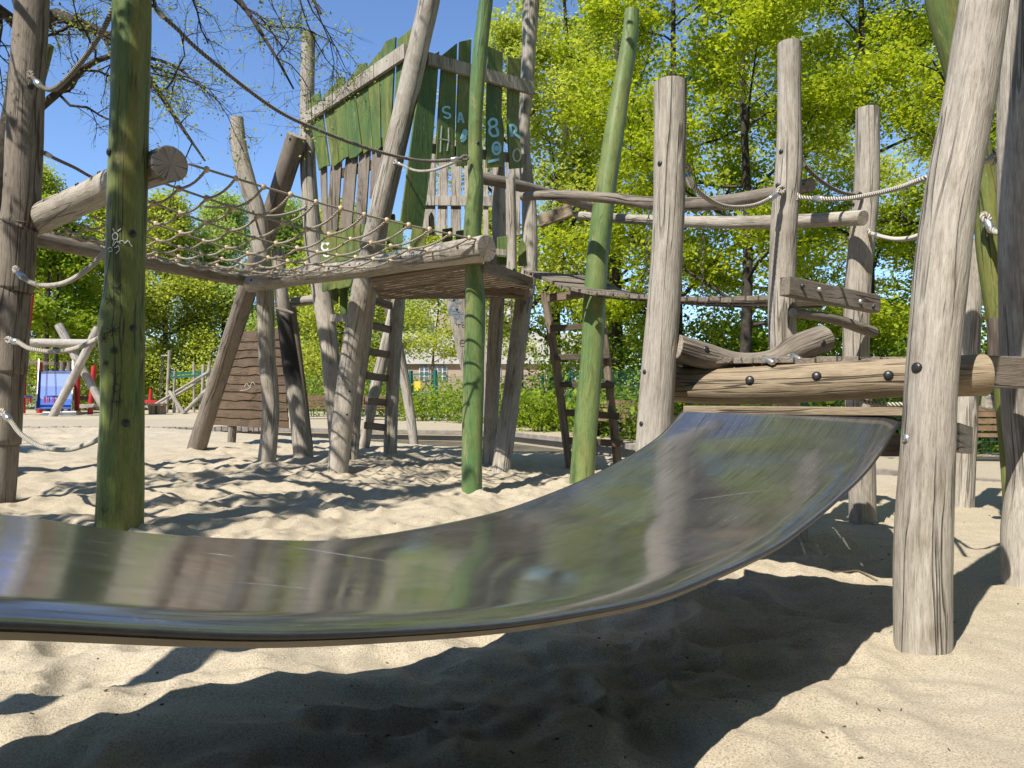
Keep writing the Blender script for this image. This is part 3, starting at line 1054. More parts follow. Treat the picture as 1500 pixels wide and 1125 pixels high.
for bx, by, dd in ((228, 230, 6.62), (160, 256, 7.3), (128, 273, 7.6), (103, 285, 7.85), (84, 297, 8.0), (65, 308, 8.15)):
    bolt(lb, *on_log(sL3, bx, by), 0.022)
mb, _ = post_mb([(-10, 345, 9.2, 20), (60, 352, 9.8, 22), (180, 376, 10.6, 22), (290, 398, 11.6, 20), (380, 413, 12.5, 20)], 16, 43, 0.05, 0)
tag(mb.build('log_beam', [GREYDK, ENDG], None, P(180, 376, 10.6)), 'long thin log along the far side of the rope net', 'log')
mb, sB2 = post_mb([(367, 416, 12.25, 25), (450, 403, 11.2, 27), (540, 391, 10.2, 30), (630, 376, 9.35, 34), (713, 363, 8.68, 39)], 22, 44, 0.03, 0)
nb_ = thing('log_beam', 'notched log edging the deck where the rope net is tied', 'log', P(540, 393, 10.2))
mb.build('stem', [GREY, ENDG], nb_)
for k in range(12):
    t = 0.06 + k * 0.08
    q = sB2[int(t * (len(sB2) - 1))]
    c = Vector(q[:3])
    bolt(nb_, c + Vector((-0.62, -0.55, 0.15)).normalized() * q[3], (-0.62, -0.55, 0.15), 0.02)

# leaning, wavy and burnt posts on the left
post('post', 'wavy grey post rising above the net, crossing a leaning post', [(347, 172, 12.4, 18), (350, 215, 12.4, 22), (362, 265, 12.4, 24), (376, 310, 12.4, 25), (384, 370, 12.4, 25), (388, 430, 12.4, 25), (391, 520, 12.4, 25), (397, 600, 12.4, 25), (390, 684, 12.4, 26)], rough=0.05, bolts=[(376, 321)], boltr=0.02)
post('post', 'long post leaning right past the wavy post, cut top with bolt', [(435, 199, 12.8, 29), (403, 300, 13.2, 28), (366, 415, 13.9, 27), (320, 555, 15.0, 26), (287, 661, 15.5, 26)], m=GREYDK, bolts=[(425, 207)], boltr=0.022)
post('post', 'scorched grey post with blackened middle by the shingled panel', [(407, 366, 13.6, 18), (412, 430, 13.6, 20), (424, 520, 13.6, 24), (436, 600, 13.5, 25), (445, 677, 13.45, 28)], m=BURNT, seed=-3)
post('post', 'thin dark post just behind the scorched post', [(425, 440, 14.4, 13), (440, 560, 14.4, 15), (452, 668, 14.4, 16)], m=BROWN)
mb = MB()
tube(mb, [P(404, 452, 13.4), P(417, 455, 13.3), P(430, 459, 13.2)], [0.02, 0.035, 0.02], 10)
tag(mb.build('step_peg', [GREYDK], None, P(417, 455, 13.3)), 'flat wooden step peg across the scorched post', 'peg')
mb, _ = post_mb([(428, 443, 13.9, 14), (468, 438, 13.9, 14)], 12, 47, 0.03, 0)
tag(mb.build('cross_log', [GREY, ENDG], None, P(446, 440, 13.9)), 'short grey cross log under the deck left of the tower', 'log')
post('post', 'grey leg curving outward behind the rung ladder', [(572, 450, 18.3, 11), (588, 530, 18.8, 14), (600, 600, 18.8, 14), (606, 645, 18.75, 13)])
post('post', 'pale forked leg leaning left behind the rung ladder', [(578, 452, 15.6, 17), (562, 520, 15.6, 17), (545, 590, 15.5, 16), (532, 663, 15.4, 15)])
post('post', 'dark leg leaning right above the forked pale leg', [(545, 405, 15.9, 13), (562, 438, 15.9, 14), (582, 478, 15.9, 13)], m=GREYDK, down=0)

# shingled climbing wall panel
sh = MB()
dtl, dtr, db = 17.0, 16.4, 16.6
rows = 11
for k in range(rows):
    t0, t1 = k / rows, (k + 1) / rows + 0.025
    def row(t, side):
        yl = 622 + (489 - 622) * t
        yr = 628 + (484 - 628) * t
        xl = 309 + (356 - 309) * t
        xr = 424 + (414 - 424) * t
        return P(xl, yl, dtl) if side == 0 else P(xr, yr, dtr)
    jit = [random.uniform(-0.02, 0.02) for _ in range(9)]
    a, b, c, d_ = row(t0, 0), row(t0, 1), row(t1, 1), row(t1, 0)
    nn = (b - a).cross(d_ - a).normalized()
    if nn.y > 0: nn = -nn
    M = 8
    lo = [a.lerp(b, i / M) + Vector((0, 0, jit[i])) + nn * 0.045 for i in range(M + 1)]
    hi = [d_.lerp(c, i / M) + nn * 0.012 for i in range(M + 1)]
    for i in range(M):
        quad_prism(sh, [lo[i], lo[i + 1], hi[i + 1], hi[i]], -nn, 0.022, ldir=(b - a))
tag(fixn(sh.build('shingled_panel', SHING, None, P(370, 622, 16.7))), 'brown lean-to panel of wavy overlapping planks', 'panel')
stub, _ = post('post', 'short stump under the shingled panel', [(341, 618, 16.9, 11), (340, 634, 16.9, 12)], m=GREYDK)

# ------------------------------------------------------------------ climbing tower
tw = thing('climbing_tower', 'tall crooked climbing tower with green board walls and timber deck', 'play tower', (-1.2, 11.2, 0))
_, sT1 = post('post', None, [(717, -60, 9.2, 20), (712, 0, 9.2, 20), (702, 90, 9.2, 22), (697, 170, 9.2, 21), (696, 240, 9.2, 22), (697, 270, 9.2, 23), (694, 305, 9.2, 26), (692, 345, 9.2, 27), (694, 400, 9.2, 26), (696, 450, 9.2, 30), (694, 540, 9.2, 30), (692, 640, 9.15, 30), (691, 728, 9.05, 29)], m=GREENP, em=ENDGN, parent=tw, rough=0.045, sides=24, bolts=[(700, 213)], boltr=0.022, partlabel='bent glossy green corner post')
_, sT2 = post('post', None, [(636, -50, 11.0, 31), (629, 0, 11, 30), (606, 100, 11.1, 31), (583, 200, 11.2, 32), (555, 320, 11.3, 34), (530, 430, 11.4, 33), (512, 540, 11.4, 31), (503, 610, 11.3, 31), (494, 697, 11.2, 30)], parent=tw, rough=0.03, sides=22, bolts=[(512, 573), (508, 607)], boltr=0.018, partlabel='pale corner post leaning strongly right')
_, sT3 = post('post', None, [(452, 48, 13.1, 20), (450, 150, 13.1, 21), (452, 260, 13.1, 23), (460, 360, 13.1, 26), (470, 420, 13.1, 28), (483, 510, 13.0, 27), (490, 590, 13.0, 26), (497, 672, 13.0, 25)], parent=tw, rough=0.03, bolts=[(464, 300)], boltr=0.018)
_, sT7 = post('post', None, [(782, -40, 12.9, 26), (778, 0, 12.9, 25), (773, 110, 12.9, 20), (768, 180, 12.9, 17), (768, 230, 12.9, 18), (775, 300, 12.8, 21), (776, 390, 12.7, 23), (768, 437, 12.5, 25), (754, 540, 11.9, 26), (733, 699, 11.1, 29)], parent=tw, rough=0.05, m=GREY)
post('post', None, [(730, 232, 12.6, 19), (731, 345, 12.6, 21), (728, 440, 12.6, 22), (722, 560, 12.5, 21), (716, 686, 12.4, 20)], parent=tw, m=GREY)


def lerp(a, b, t):
    return a + (b - a) * t


def plane_d(x0, d0, x1, d1):
    return lambda x: 1.0 / lerp(1 / d0, 1 / d1, (x - x0) / (x1 - x0))


dl = plane_d(447, 13.0, 600, 11.1)     # left wall
dr = plane_d(620, 11.2, 778, 12.65)     # right wall


def wall_n(df, x0, x1):
    a, b = P(x0, 300, df(x0)), P(x1, 300, df(x1))
    n = Vector((b.y - a.y, -(b.x - a.x), 0)).normalized()
    return n if n.y < 0 else -n


nl, nrw = wall_n(dl, 447, 600), wall_n(dr, 620, 778)


def board(df, nrm, q, m, th=0.035, off=0.0, parent=tw, name='board', label=None, bev=0.005):
    """q: top-left, top-right, bottom-right, bottom-left ... pixel outline on the wall plane"""
    mbb = MB()
    pts = [P(x, y, df(x)) + nrm * off for x, y in q]
    quad_prism(mbb, pts, nrm, th, ldir=(0, 0, 1))
    return fixn(mbb.build(name, m, parent, bevel=bev, label=label))


# left wall: green boards
lb_ = [(453, 471, 153, 137, 468, 485, 250, 243), (473, 488, 140, 126, 486, 498, 243, 238), (489, 507, 128, 113, 499, 514, 239, 230),
       (505, 519, 125, 108, 513, 533, 233, 222), (518, 538, 108, 92, 533, 548, 226, 219), (539, 558, 95, 77, 549, 561, 222, 216),
       (556, 582, 78, 55, 562, 574, 217, 212), (583, 607, 54, 40, 575, 596, 213, 208)]
for i, (x0, x1, y0, y1, u0, u1, w0, w1) in enumerate(lb_):
    x0, u0, x1, u1 = x0 + 0.6, u0 + 0.8, x1 - 0.6, u1 - 0.8
    xm = (x0 + x1) / 2
    board(dl, nl, [(x0, y0 + 4), (xm - 2, y0 - 3 if i % 2 else (y0 + y1) / 2 - 5), (x1, y1), (u1, w1), ((u0 + u1) / 2, (w0 + w1) / 2 + (3 if i % 2 else -2)), (u0, w0)], GREENB, 0.03, (0.0, -0.012, 0.006)[i % 3])
# lower dark slats of the left wall
for (x0, x1, u0, u1, y0, y1) in ((465, 475, 470, 476, 248, 345), (483, 498, 474, 491, 240, 340), (505, 522, 494, 512, 228, 335), (524, 540, 517, 532, 222, 335), (543, 558, 538, 551, 218, 290), (566, 577, 556, 566, 212, 310)):
    board(dl, nl, [(x0, y0 - 14), (x1, y0 - 18), (u1, y1 - 4), (u0, y1)], GREYDK, 0.025, -0.06, name='slat')
# rails of the left wall
board(dl, nl, [(447, 171), (599, 66), (599, 88), (447, 187)], GREY, 0.06, 0.032, name='rail')
board(dl, nl, [(478, 250), (577, 222), (577, 236), (478, 263)], DARKB, 0.05, -0.115, name='rail')
board(dl, nl, [(470, 338), (570, 312), (570, 326), (470, 352)], DARKB, 0.05, -0.115, name='rail')
# low green panel at deck level, left wall
for (x0, x1, u0, u1, y0, y1, y2) in ((471, 494, 474, 497, 342, 338, 428), (495, 520, 497, 521, 338, 331, 424), (521, 540, 522, 541, 333, 328, 420)):
    board(dl, nl, [(x0, y0 + 2), ((x0 + x1) / 2, y0 - 4), (x1, y1), (u1, y2 - 6), (u0, y2)], GREENB, 0.03, 0.0)
# two dark green boards hanging under the deck
for (x0, x1, y0, y1) in ((487, 497, 415, 447), (499, 510, 415, 462)):
    board(lambda x: 12.6, nl, [(x0, y0), (x1, y0), (x1 - 1, y1 - 2), (x0 + 1, y1)], GREENB, 0.03)

# right wall: green boards
rb = [([(620, 88), (642, 76), (637, 150), (630, 240), (617, 338), (584, 334), (594, 260), (606, 170)], GREENB, 0.0),
      ([(646, 82), (668, 64), (667, 110), (664, 232), (637, 233), (641, 160)], GREENB, 0.0),
      ([(672, 62), (689, 58), (686, 150), (683, 243), (667, 244), (668, 160)], GREENB, 0.0),
      ([(713, 68), (735, 78), (733, 170), (737, 190), (735, 245), (711, 246), (711, 180)], GREENB, 0.0),
      ([(742, 84), (762, 87), (758, 170), (761, 215), (765, 246), (745, 248), (742, 190)], GREENB, 0.0)]
for q, m_, of in rb:
    board(dr, nrw, q, m_, 0.032, of)
board(dr, nrw, [(622, 79), (778, 123), (776, 141), (622, 97)], GREY, 0.07, 0.034, name='rail')
board(dr, nrw, [(618, 208), (772, 226), (772, 240), (618, 222)], GREYDK, 0.05, -0.055, name='rail')
# pale slats of the back wall, seen lit below the green boards
db_ = plane_d(615, 14.6, 800, 14.0)
nbk = Vector((-0.1, -1, 0)).normalized()
for (x0, x1, u0, u1, y0, y1) in ((624, 640, 618, 637, 200, 345), (645, 657, 640, 655, 205, 345), (662, 677, 660, 675, 205, 345), (680, 692, 681, 692, 215, 345), (708, 714, 708, 716, 215, 345), (741, 746, 741, 746, 225, 345), (747, 754, 747, 754, 225, 345), (755, 762, 755, 762, 225, 345)):
    board(db_, nbk, [(x0, y0), (x1, y0 + 2), (u1, y1), (u0, y1)], GREY, 0.025, 0, name='slat')
board(db_, nbk, [(617, 288), (723, 289), (723, 303), (617, 302)], GREY, 0.05, 0.026, name='rail')
# low green palings at deck level, right side
for (x0, x1, y0, y1, of) in ((566, 589, 322, 366, 0.0), (600, 623, 332, 366, 0.0)):
    board(lambda x: 10.9, Vector((0, -1, 0)), [(x0 + 4, y0), (x1 + 2, y0 + 3), (x1, y1), (x0, y1)], GREENB, 0.03)
for (x0, x1, y0, y1) in ((648, 663, 334, 366), (668, 680, 337, 366), (708, 722, 345, 385), (728, 744, 346, 388)):
    board(lambda x: 12.2, Vector((0, -1, 0)), [(x0, y0 + 2), (x1, y0), (x1, y1), (x0, y1)], GREENB, 0.03)
board(lambda x: 12.1, Vector((0, -1, 0)), [(705, 362), (746, 367), (746, 376), (705, 371)], GREY, 0.04, name='rail')
board(lambda x: 11.4, Vector((0, -1, 0)), [(759, 360), (765, 351), (771, 360), (772, 390), (759, 390)], GREENB, 0.03)
board(lambda x: 12.3, Vector((0, -1, 0)), [(628, 318), (632, 310), (636, 318), (637, 345), (628, 345)], GREY, 0.03, name='slat')

# deck planks, clipped to the deck outline
DZ = 2.74
dpoly = [np.array(p) for p in ((-0.40, 8.95), (0.16, 10.35), (0.34, 12.6), (-2.2, 12.7), (-1.9, 10.35))]
sdir = np.array([dpoly[-1][0] - dpoly[0][0], dpoly[-1][1] - dpoly[0][1]])
sdir /= np.linalg.norm(sdir)
tdir = np.array([-sdir[1], sdir[0]])
if np.dot(tdir, dpoly[2] - dpoly[0]) < 0: tdir = -tdir


def srange(t):
    out = []
    n = len(dpoly)
    for i in range(n):
        a, b = dpoly[i], dpoly[(i + 1) % n]
        ta, tb = np.dot(a - dpoly[0], tdir), np.dot(b - dpoly[0], tdir)
        if (ta - t) * (tb - t) <= 0 and abs(ta - tb) > 1e-9:
            u = (t - ta) / (tb - ta)
            out.append(np.dot(a + (b - a) * u - dpoly[0], sdir))
    return (min(out), max(out)) if len(out) > 1 else None


mb = MB()
t = 0.02
while t < 3.6:
    r0, r1 = srange(t), srange(t + 0.12)
    if r0 and r1:
        c = []
        for (tt, s_) in ((t, r0[0]), (t, r0[1]), (t + 0.12, r1[1]), (t + 0.12, r1[0])):
            q = dpoly[0] + sdir * s_ + tdir * tt
            c.append((q[0], q[1], DZ))
        quad_prism(mb, c, (0, 0, 1), 0.04, ldir=(sdir[0], sdir[1], 0))
    t += 0.152
fixn(mb.build('deck', BROWN, tw))
for a, b, w_, h_, m_ in ((P(552, 405, 12.6), P(772, 432, 11.1), 0.12, 0.15, BROWN), (P(706, 389, 9.15), P(778, 415, 10.5), 0.06, 0.15, GREYDK), (P(470, 402, 12.9), P(600, 404, 12.4), 0.1, 0.13, BROWN)):
    mb = MB()
    beam(mb, a, b, w_, h_)
    fixn(mb.build('deck_beam', m_, tw, bevel=0.006))
post('stake', None, [(748, 262, 10.3, 14), (750, 340, 10.3, 13), (749, 411, 10.25, 16)], parent=tw, bolts=[(753, 396)], boltr=0.02, down=0, sides=14)
mb = MB()
beam(mb, P(486, 466, 13.0), P(505, 466, 12.2), 0.08, 0.12)
fixn(mb.build('brace', GREY, tw, bevel=0.005))


# graffiti: strokes of spray paint a few mm thick on the boards
def strokes(df, nrm, lines, m, wpx, name, parent, off=0.036, label=None):
    mbb = MB()
    for li in lines:
        pts = spline([(x, y) for x, y in li], max(4, 6 * len(li)))
        n = len(pts)
        tg = np.gradient(pts, axis=0)
        tg /= np.linalg.norm(tg, axis=1)[:, None] + 1e-9
        V = []
        for i in range(n):
            x, y = pts[i]
            ox, oy = -tg[i][1] * wpx / 2, tg[i][0] * wpx / 2
            for sg, lift in ((-1, 0), (1, 0)):
                xx, yy = x + ox * sg, y + oy * sg
                V.append(P(xx, yy, df(xx)) + nrm * (off - 0.004))
            for sg in (1, -1):
                xx, yy = x + ox * sg, y + oy * sg
                V.append(P(xx, yy, df(xx)) + nrm * (off + 0.003))
        Fc = []
        for i in range(n - 1):
            for k in range(4):
                Fc.append((i * 4 + k, i * 4 + (k + 1) % 4, (i + 1) * 4 + (k + 1) % 4, (i + 1) * 4 + k))
        Fc += [(0, 1, 2, 3), tuple((n - 1) * 4 + k for k in (3, 2, 1, 0))]
        mbb.add(V, Fc)
    return fixn(mbb.build(name, m, parent, label=label))


circ = lambda cx, cy, rx, ry, a0=0, a1=360: [(cx + rx * math.cos(R(a)), cy + ry * math.sin(R(a))) for a in np.linspace(a0, a1, 13)]
S_ = [[(657, 160), (654, 157.5), (648, 158.5), (646.5, 163), (650, 166), (656, 168), (657, 172), (653, 174), (647.5, 171.5)]]
A_ = [[(669, 180), (672, 166), (677, 181)], [(669.5, 175.5), (676, 175)]]
B_ = [[(716, 187), (714, 180), (719, 175), (725, 178), (724, 185), (716, 188), (715, 195), (720, 200), (727, 198), (726, 191), (724, 188)]]
O_ = [circ(725, 218, 5.6, 8.5)]
Rr = [[(748, 201), (745, 187), (749, 184), (754, 189), (751, 196), (746, 196)], [(751, 196), (760, 203)]]
for gl in (S_, A_):
    strokes(dr, nrw, gl, SPRAYB, 2.6, 'graffiti', tw)
for gl in (B_, O_, Rr):
    strokes(dr, nrw, gl, SPRAYB, 3.6, 'graffiti', tw)
for gl in (circ(725, 218, 1.5, 2.4), [(713, 238), (720, 236), (729, 234)], [(674, 205), (678, 192), (681, 196), (675, 208), (680, 202)]):
    strokes(dr, nrw, [gl], SPRAYB, 3.6, 'graffiti', tw)
strokes(dr, nrw, [[(645, 185), (644, 203), (643, 224)], [(655, 188), (655, 206), (653, 222)], [(642, 204), (657, 207)]], SPRAYW, 1.4, 'graffiti', tw)
strokes(dr, nrw, [circ(755, 228, 5.5, 9)], SPRAYW, 2.2, 'graffiti', tw)
strokes(dl, nl, [circ(479, 362, 5, 5, 30, 330), circ(481, 372, 4, 4, 30, 330), [(474, 357), (485, 357)]], CHALK, 2.4, 'graffiti', tw, off=0.034)

# ------------------------------------------------------------------ tapered hanging board with writing
pb = thing('leaning_board', 'tapered pale board under the tower sprayed with blue-grey letters', 'board', P(692, 620, 16.6))
db2 = lambda x: 16.6
nb2 = Vector((0, -1, 0))
board(db2, nb2, [(649, 423), (712, 424), (712, 610), (697, 618), (690, 604), (668, 510)], GREY, 0.03, 0, parent=pb, name='panel')
strokes(db2, nb2, [[(655, 430), (668, 429), (672, 434), (664, 440), (658, 438)], [(664, 440), (675, 444)], [(657, 458), (664, 446), (673, 458)], [(660, 455), (671, 454)], [(665, 462), (668, 474)], [(657, 461), (667, 459), (679, 459)], [(668, 468), (674, 463), (677, 473)]], SPRAYG, 3.6, 'graffiti', pb, off=0.033)
strokes(db2, nb2, [[(668, 476), (676, 475)], [(672, 476), (672, 480)], circ(679, 478, 2, 2), [(683, 480), (684, 476), (686, 479), (688, 476), (689, 480)], [(681, 499), (675, 499), (675, 507), (681, 507)], [(675, 503), (680, 503)], [(683, 500), (685, 506), (687, 501), (689, 506), (690, 500)]], INK, 0.8, 'lettering', pb, off=0.033)
strokes(lambda x: 16.55, Vector((0, -1, 0)), [[(358, 566), (362, 562), (366, 566), (370, 560), (374, 563)], [(352, 572), (360, 571), (368, 567)]], SPRAYW, 0.7, 'graffiti_scrawl', None, off=0.02)
tag(bpy.data.objects['graffiti_scrawl'], 'faint pale scrawl on the shingled panel', 'graffiti')


# ------------------------------------------------------------------ ladders
def ladder(label, legA, legB, rungs, m, rm):
    foot = P(*legA[-1][:3])
    t_ = thing('ladder', label, 'ladder', (foot.x, foot.y, 0))
    for lg in (legA, legB):
        mbb, _ = post_mb(lg, 14, random.randint(0, 999), 0.04, 0.3)
        mbb.build('side_rail', [m, ENDG], t_)
    for (a, b, w_) in rungs:
        mbb = MB()
        beam(mbb, P(*a), P(*b), 0.09, w_)
        fixn(mbb.build('rung', rm, t_, bevel=0.008))
    return t_


ladder('steep rung ladder under the left of the tower deck', [(548, 400, 13.2, 15), (533, 520, 13.2, 16), (522, 600, 13.2, 16), (517, 681, 13.1, 15)], [(586, 405, 13.9, 21), (579, 500, 13.8, 20), (574, 590, 13.7, 20), (571, 675, 13.6, 20)],
       [((536, y0, 13.2), (576, y1, 13.85), 0.12) for y0, y1 in ((437, 449), (475, 484), (514, 521), (550, 556), (587, 591), (623, 628))], GREY, BROWN)
ladder('splayed rung ladder behind the glossy green pole', [(797, 430, 12.2, 11), (814, 530, 12.1, 13), (835, 690, 12, 11)], [(880, 440, 12, 10), (892, 560, 11.95, 12), (905, 682, 11.9, 13)],
       [((806, 481, 12.05), (889, 477, 11.9), 0.095), ((812, 524, 12), (894, 521, 11.85), 0.09), ((821, 563, 11.95), (900, 565, 11.8), 0.09), ((828, 604, 11.9), (907, 610, 11.75), 0.10), ((833, 645, 11.85), (913, 650, 11.7), 0.10)], BROWN, DARKB)
mb = MB()
beam(mb, P(803, 437, 11.2), P(856, 430, 10.9), 0.08, 0.11)
fixn(tag(mb.build('cross_timber', BROWN, None, P(830, 433, 11), bevel=0.006), 'short brown cross timber under the plank bridge', 'beam'))

# ------------------------------------------------------------------ green pole and plank bridge
post('pole', 'straight leaning green pole beside the plank bridge', [(926, 15, 10.2, 21), (922, 60, 10.2, 24), (912, 120, 10.2, 26), (896, 220, 10.15, 30), (883, 310, 10.1, 32), (872, 420, 10.05, 33), (867, 520, 10, 33), (860, 600, 9.95, 34), (852, 714, 9.9, 36)], m=GREENP, em=ENDGN, cat='pole', sides=24)
br = thing('plank_bridge', 'sagging chain bridge of loose planks running from the tower', 'bridge', P(940, 440, 8.6))
ctr = spline([tuple(P(x, y, d)) for x, y, d in ((768, 401, 10.45), (800, 412, 10.1), (830, 424, 9.8), (870, 432, 9.4), (940, 438, 8.6), (1040, 442, 7.6), (1150, 439, 6.75))], 300)
Lc = np.concatenate([[0], np.cumsum(np.linalg.norm(np.diff(ctr, axis=0), axis=1))])
npk = int(Lc[-1] / 0.165)
prp = Vector((0.87, 0.49, 0))
for k in range(npk):
    l0 = k * 0.165
    a = Vector([np.interp(l0, Lc, ctr[:, j]) for j in range(3)])
    b = Vector([np.interp(l0 + 0.14, Lc, ctr[:, j]) for j in range(3)])
    z = Vector((0, 0, random.uniform(-0.008, 0.008)))
    w_ = random.uniform(0.94, 1.0)
    e0 = -prp * random.uniform(0.0, 0.03)
    mb = MB()
    up = (b - a).cross(prp)
    if up.z < 0: up = -up
    quad_prism(mb, [a + z + e0, b + z + e0, b + z + prp * w_, a + z + prp * w_], up, 0.045, ldir=prp)
    fixn(mb.build('plank', GREYDK, br, bevel=0.005))
for e in (0.12, 0.8):
    mb = MB()
    tube(mb, [Vector(c) + prp * e - Vector((0, 0, 0.018)) for c in ctr[::15]], [0.012] * len(ctr[::15]), 8)
    mb.build('chain', IRON, br)


def chain(name, label, a, b, link=0.045, r=0.0045, parent=None):
    a, b = Vector(a), Vector(b)
    n = int((b - a).length / link)
    d = (b - a).normalized()
    s1 = d.cross(Vector((0.3, 1, 0.1))).normalized()
    s2 = d.cross(s1)
    mbb = MB()
    for k in range(n):
        c = a.lerp(b, (k + 0.5) / n)
        s_ = s1 if k % 2 else s2
        ring = [c + d * math.cos(t_) * link * 0.62 + s_ * math.sin(t_) * link * 0.34 for t_ in np.linspace(0, 2 * math.pi, 9)]
        tube(mbb, ring, [r] * 9, 5, caps=False)
    o = mbb.build(name, IRON, parent, None if parent else (a.x, a.y, a.z))
    if label: tag(o, label, 'chain')
    return o


chain('chain', 'thin chain hanging close to the left slide post', P(951, 300, 8.2), P(944, 434, 8.2))
chain('chain', 'thin chain hanging over the bridge between two pale posts', P(1030, 335, 8.3), P(1028, 436, 8.3))

hr = [('bent handrail log above the bridge, passing before the green pole', [(765, 288, 10.15, 13), (800, 286, 9.9, 14), (850, 287, 9.5, 15), (900, 291, 9.2, 16), (960, 298, 8.7, 18), (1040, 298, 8.0, 20), (1110, 288, 7.2, 21), (1187, 271, 6.55, 21)], GREYDK),
      ('lower bent handrail log reaching the round-topped post', [(846, 315, 12.0, 11), (880, 318, 11.2, 13), (960, 323, 9.6, 15), (1060, 326, 8.4, 18), (1160, 324, 7.3, 20), (1264, 319, 6.55, 23)], GREY),
      ('dark far handrail log leaving the tower towards the green pole', [(700, 260, 10.6, 17), (760, 272, 10.9, 16), (820, 288, 11.6, 14), (872, 306, 12.2, 13)], GREYDK)]
for lab, pl, m_ in hr:
    mb, _ = post_mb(pl, 16, len(lab), 0.05, 0)
    tag(mb.build('handrail_log', [m_, ENDG], None, P(*pl[len(pl) // 2][:3])), lab, 'handrail')
mb = MB()
beam(mb, P(789, 325, 12.5), P(838, 307, 12.3), 0.1, 0.2)
fixn(tag(mb.build('timber_beam', TAN, None, P(815, 316, 12.4), bevel=0.01), 'square tan timber leading to the lower handrail log', 'beam'))

# ------------------------------------------------------------------ ropes
def rope(label, pts, r=0.014, m=ROPE, loops=(), ferr=(), group=None):
    """pts rows (px,py,d); loops: ends that carry an eye; ferr: positions 0..1 with a pressed sleeve"""
    w_ = [P(*p) for p in pts]
    t_ = thing('rope', label, 'rope', w_[len(w_) // 2], group)
    s = spline([tuple(p) for p in w_], max(24, 10 * len(w_)))
    mbb = MB()
    ln = sum((Vector(s[i + 1]) - Vector(s[i])).length for i in range(len(s) - 1))
    fs = resample(np.array([tuple(p) for p in w_]), max(40, int(ln / 0.006)))
    tube(mbb, fs, np.full(len(fs), r), 12, lay=0.13)
    mbb.build('strand', m, t_)
    L = len(s)
    for f in ferr:
        i = int(f * (L - 1))
        j = min(L - 1, i + 2)
        c = Vector(s[i])
        d = (Vector(s[j]) - Vector(s[max(0, i - 2)])).normalized()
        mbb = MB()
        tube(mbb, [c - d * 0.05, c - d * 0.042, c + d * 0.042, c + d * 0.05], [r * 1.15, r * 1.55, r * 1.55, r * 1.15], 12)
        mbb.build('ferrule', ZINC, t_)
    for e in loops:
        c, c2 = (Vector(s[0]), Vector(s[3])) if e == 0 else (Vector(s[-1]), Vector(s[-4]))
        d = (c - c2).normalized()
        sd_ = d.cross(Vector((0, 1, 0.2))).normalized()
        mbb = MB()
        lp = [c + d * (0.040 - 0.040 * math.cos(a)) + sd_ * math.sin(a) * 0.024 for a in np.linspace(0, 2 * math.pi, 17)]
        tube(mbb, lp, [r * 0.95] * 17, 8, caps=False)
        mbb.build('eye_loop', m, t_)
    return t_


rope('grey rope slung between ringed post and green post top', [(47, 112, 8.0), (60, 126, 7.9), (75, 131, 7.8), (95, 118, 7.6), (125, 83, 7.3), (150, 45, 7.0), (168, 8, 6.85)], 0.022, ROPED, (0,), (0.13,))
rope('long dark rope running from green post down to the tower', [(226, 8, 6.75), (240, 25, 6.8), (262, 45, 6.9), (300, 81, 7.1), (400, 158, 7.7), (470, 192, 8.1), (540, 218, 8.55), (600, 233, 8.9), (640, 236, 9.0), (676, 232, 9.05)], 0.018, ROPED, (0, 1), (0.08, 0.97))
rope('slack pale rope between leaning post and bent green post', [(580, 238, 11.0), (590, 242, 10.8), (610, 250, 10.4), (635, 249, 9.9), (660, 240, 9.4), (678, 232, 9.08)], 0.016, ROPE, (0,), (0.1, 0.95))
rope('upper of three ropes between ringed and green posts', [(26, 398, 7.98), (36, 408, 7.9), (52, 416, 7.75), (75, 418, 7.6), (100, 412, 7.35), (130, 393, 7.05), (160, 362, 6.75)], 0.022, ROPE, (0,), (0.1,))
rope('middle of three ropes between ringed and green posts', [(16, 499, 7.98), (28, 502, 7.9), (45, 511, 7.75), (75, 515, 7.6), (105, 512, 7.3), (130, 503, 7.05), (152, 492, 6.75)], 0.022, ROPE, (0,), (0.1,))
rope('lowest of three ropes between ringed and green posts, sagging', [(6, 607, 7.98), (16, 617, 7.9), (32, 637, 7.75), (60, 654, 7.55), (95, 659, 7.3), (125, 652, 7.0), (150, 641, 6.75)], 0.022, ROPE, (0,), (0.1,))
rope('knotted rope from left slide post to the tall pale post', [(1008, 258, 4.95), (1012, 268, 5.0), (1028, 285, 5.15), (1050, 299, 5.4), (1075, 304, 5.6), (1105, 301, 5.8), (1128, 291, 5.98), (1140, 282, 6.05)], 0.0155, ROPE, (0, 1), (0.1, 0.9))
rope('dark rope drooping from tall pale post to round-topped post', [(1172, 232, 6.2), (1182, 246, 6.25), (1205, 267, 6.4), (1230, 281, 6.6), (1254, 286, 6.75)], 0.016, ROPED, (1,), (0.08,))
rope('tight rope crossing to the leaning pale post', [(1170, 289, 6.1), (1200, 291, 5.9), (1240, 291, 5.6), (1280, 284, 5.2), (1320, 274, 4.8), (1365, 258, 4.35), (1430, 240, 4.5), (1452, 234, 4.7)], 0.0155, ROPE, (0, 1), (0.14,))
rope('short lower rope from round-topped post to leaning post', [(1274, 341, 6.75), (1290, 346, 6.3), (1310, 350, 5.7), (1332, 349, 5.0), (1356, 342, 4.3)], 0.015, ROPE, (0,), (0.2,))
rope('rope tied round the crooked green pole', [(1447, 326, 5.83), (1452, 335, 5.8), (1462, 341, 5.7), (1480, 340, 5.4)], 0.020, ROPE, (0,), (0.2,))
rope('pale rope stretched under the platform log', [(1262, 587, 5.3), (1285, 592, 5.2), (1325, 592, 5.0), (1350, 588, 4.9)], 0.014, ROPE)
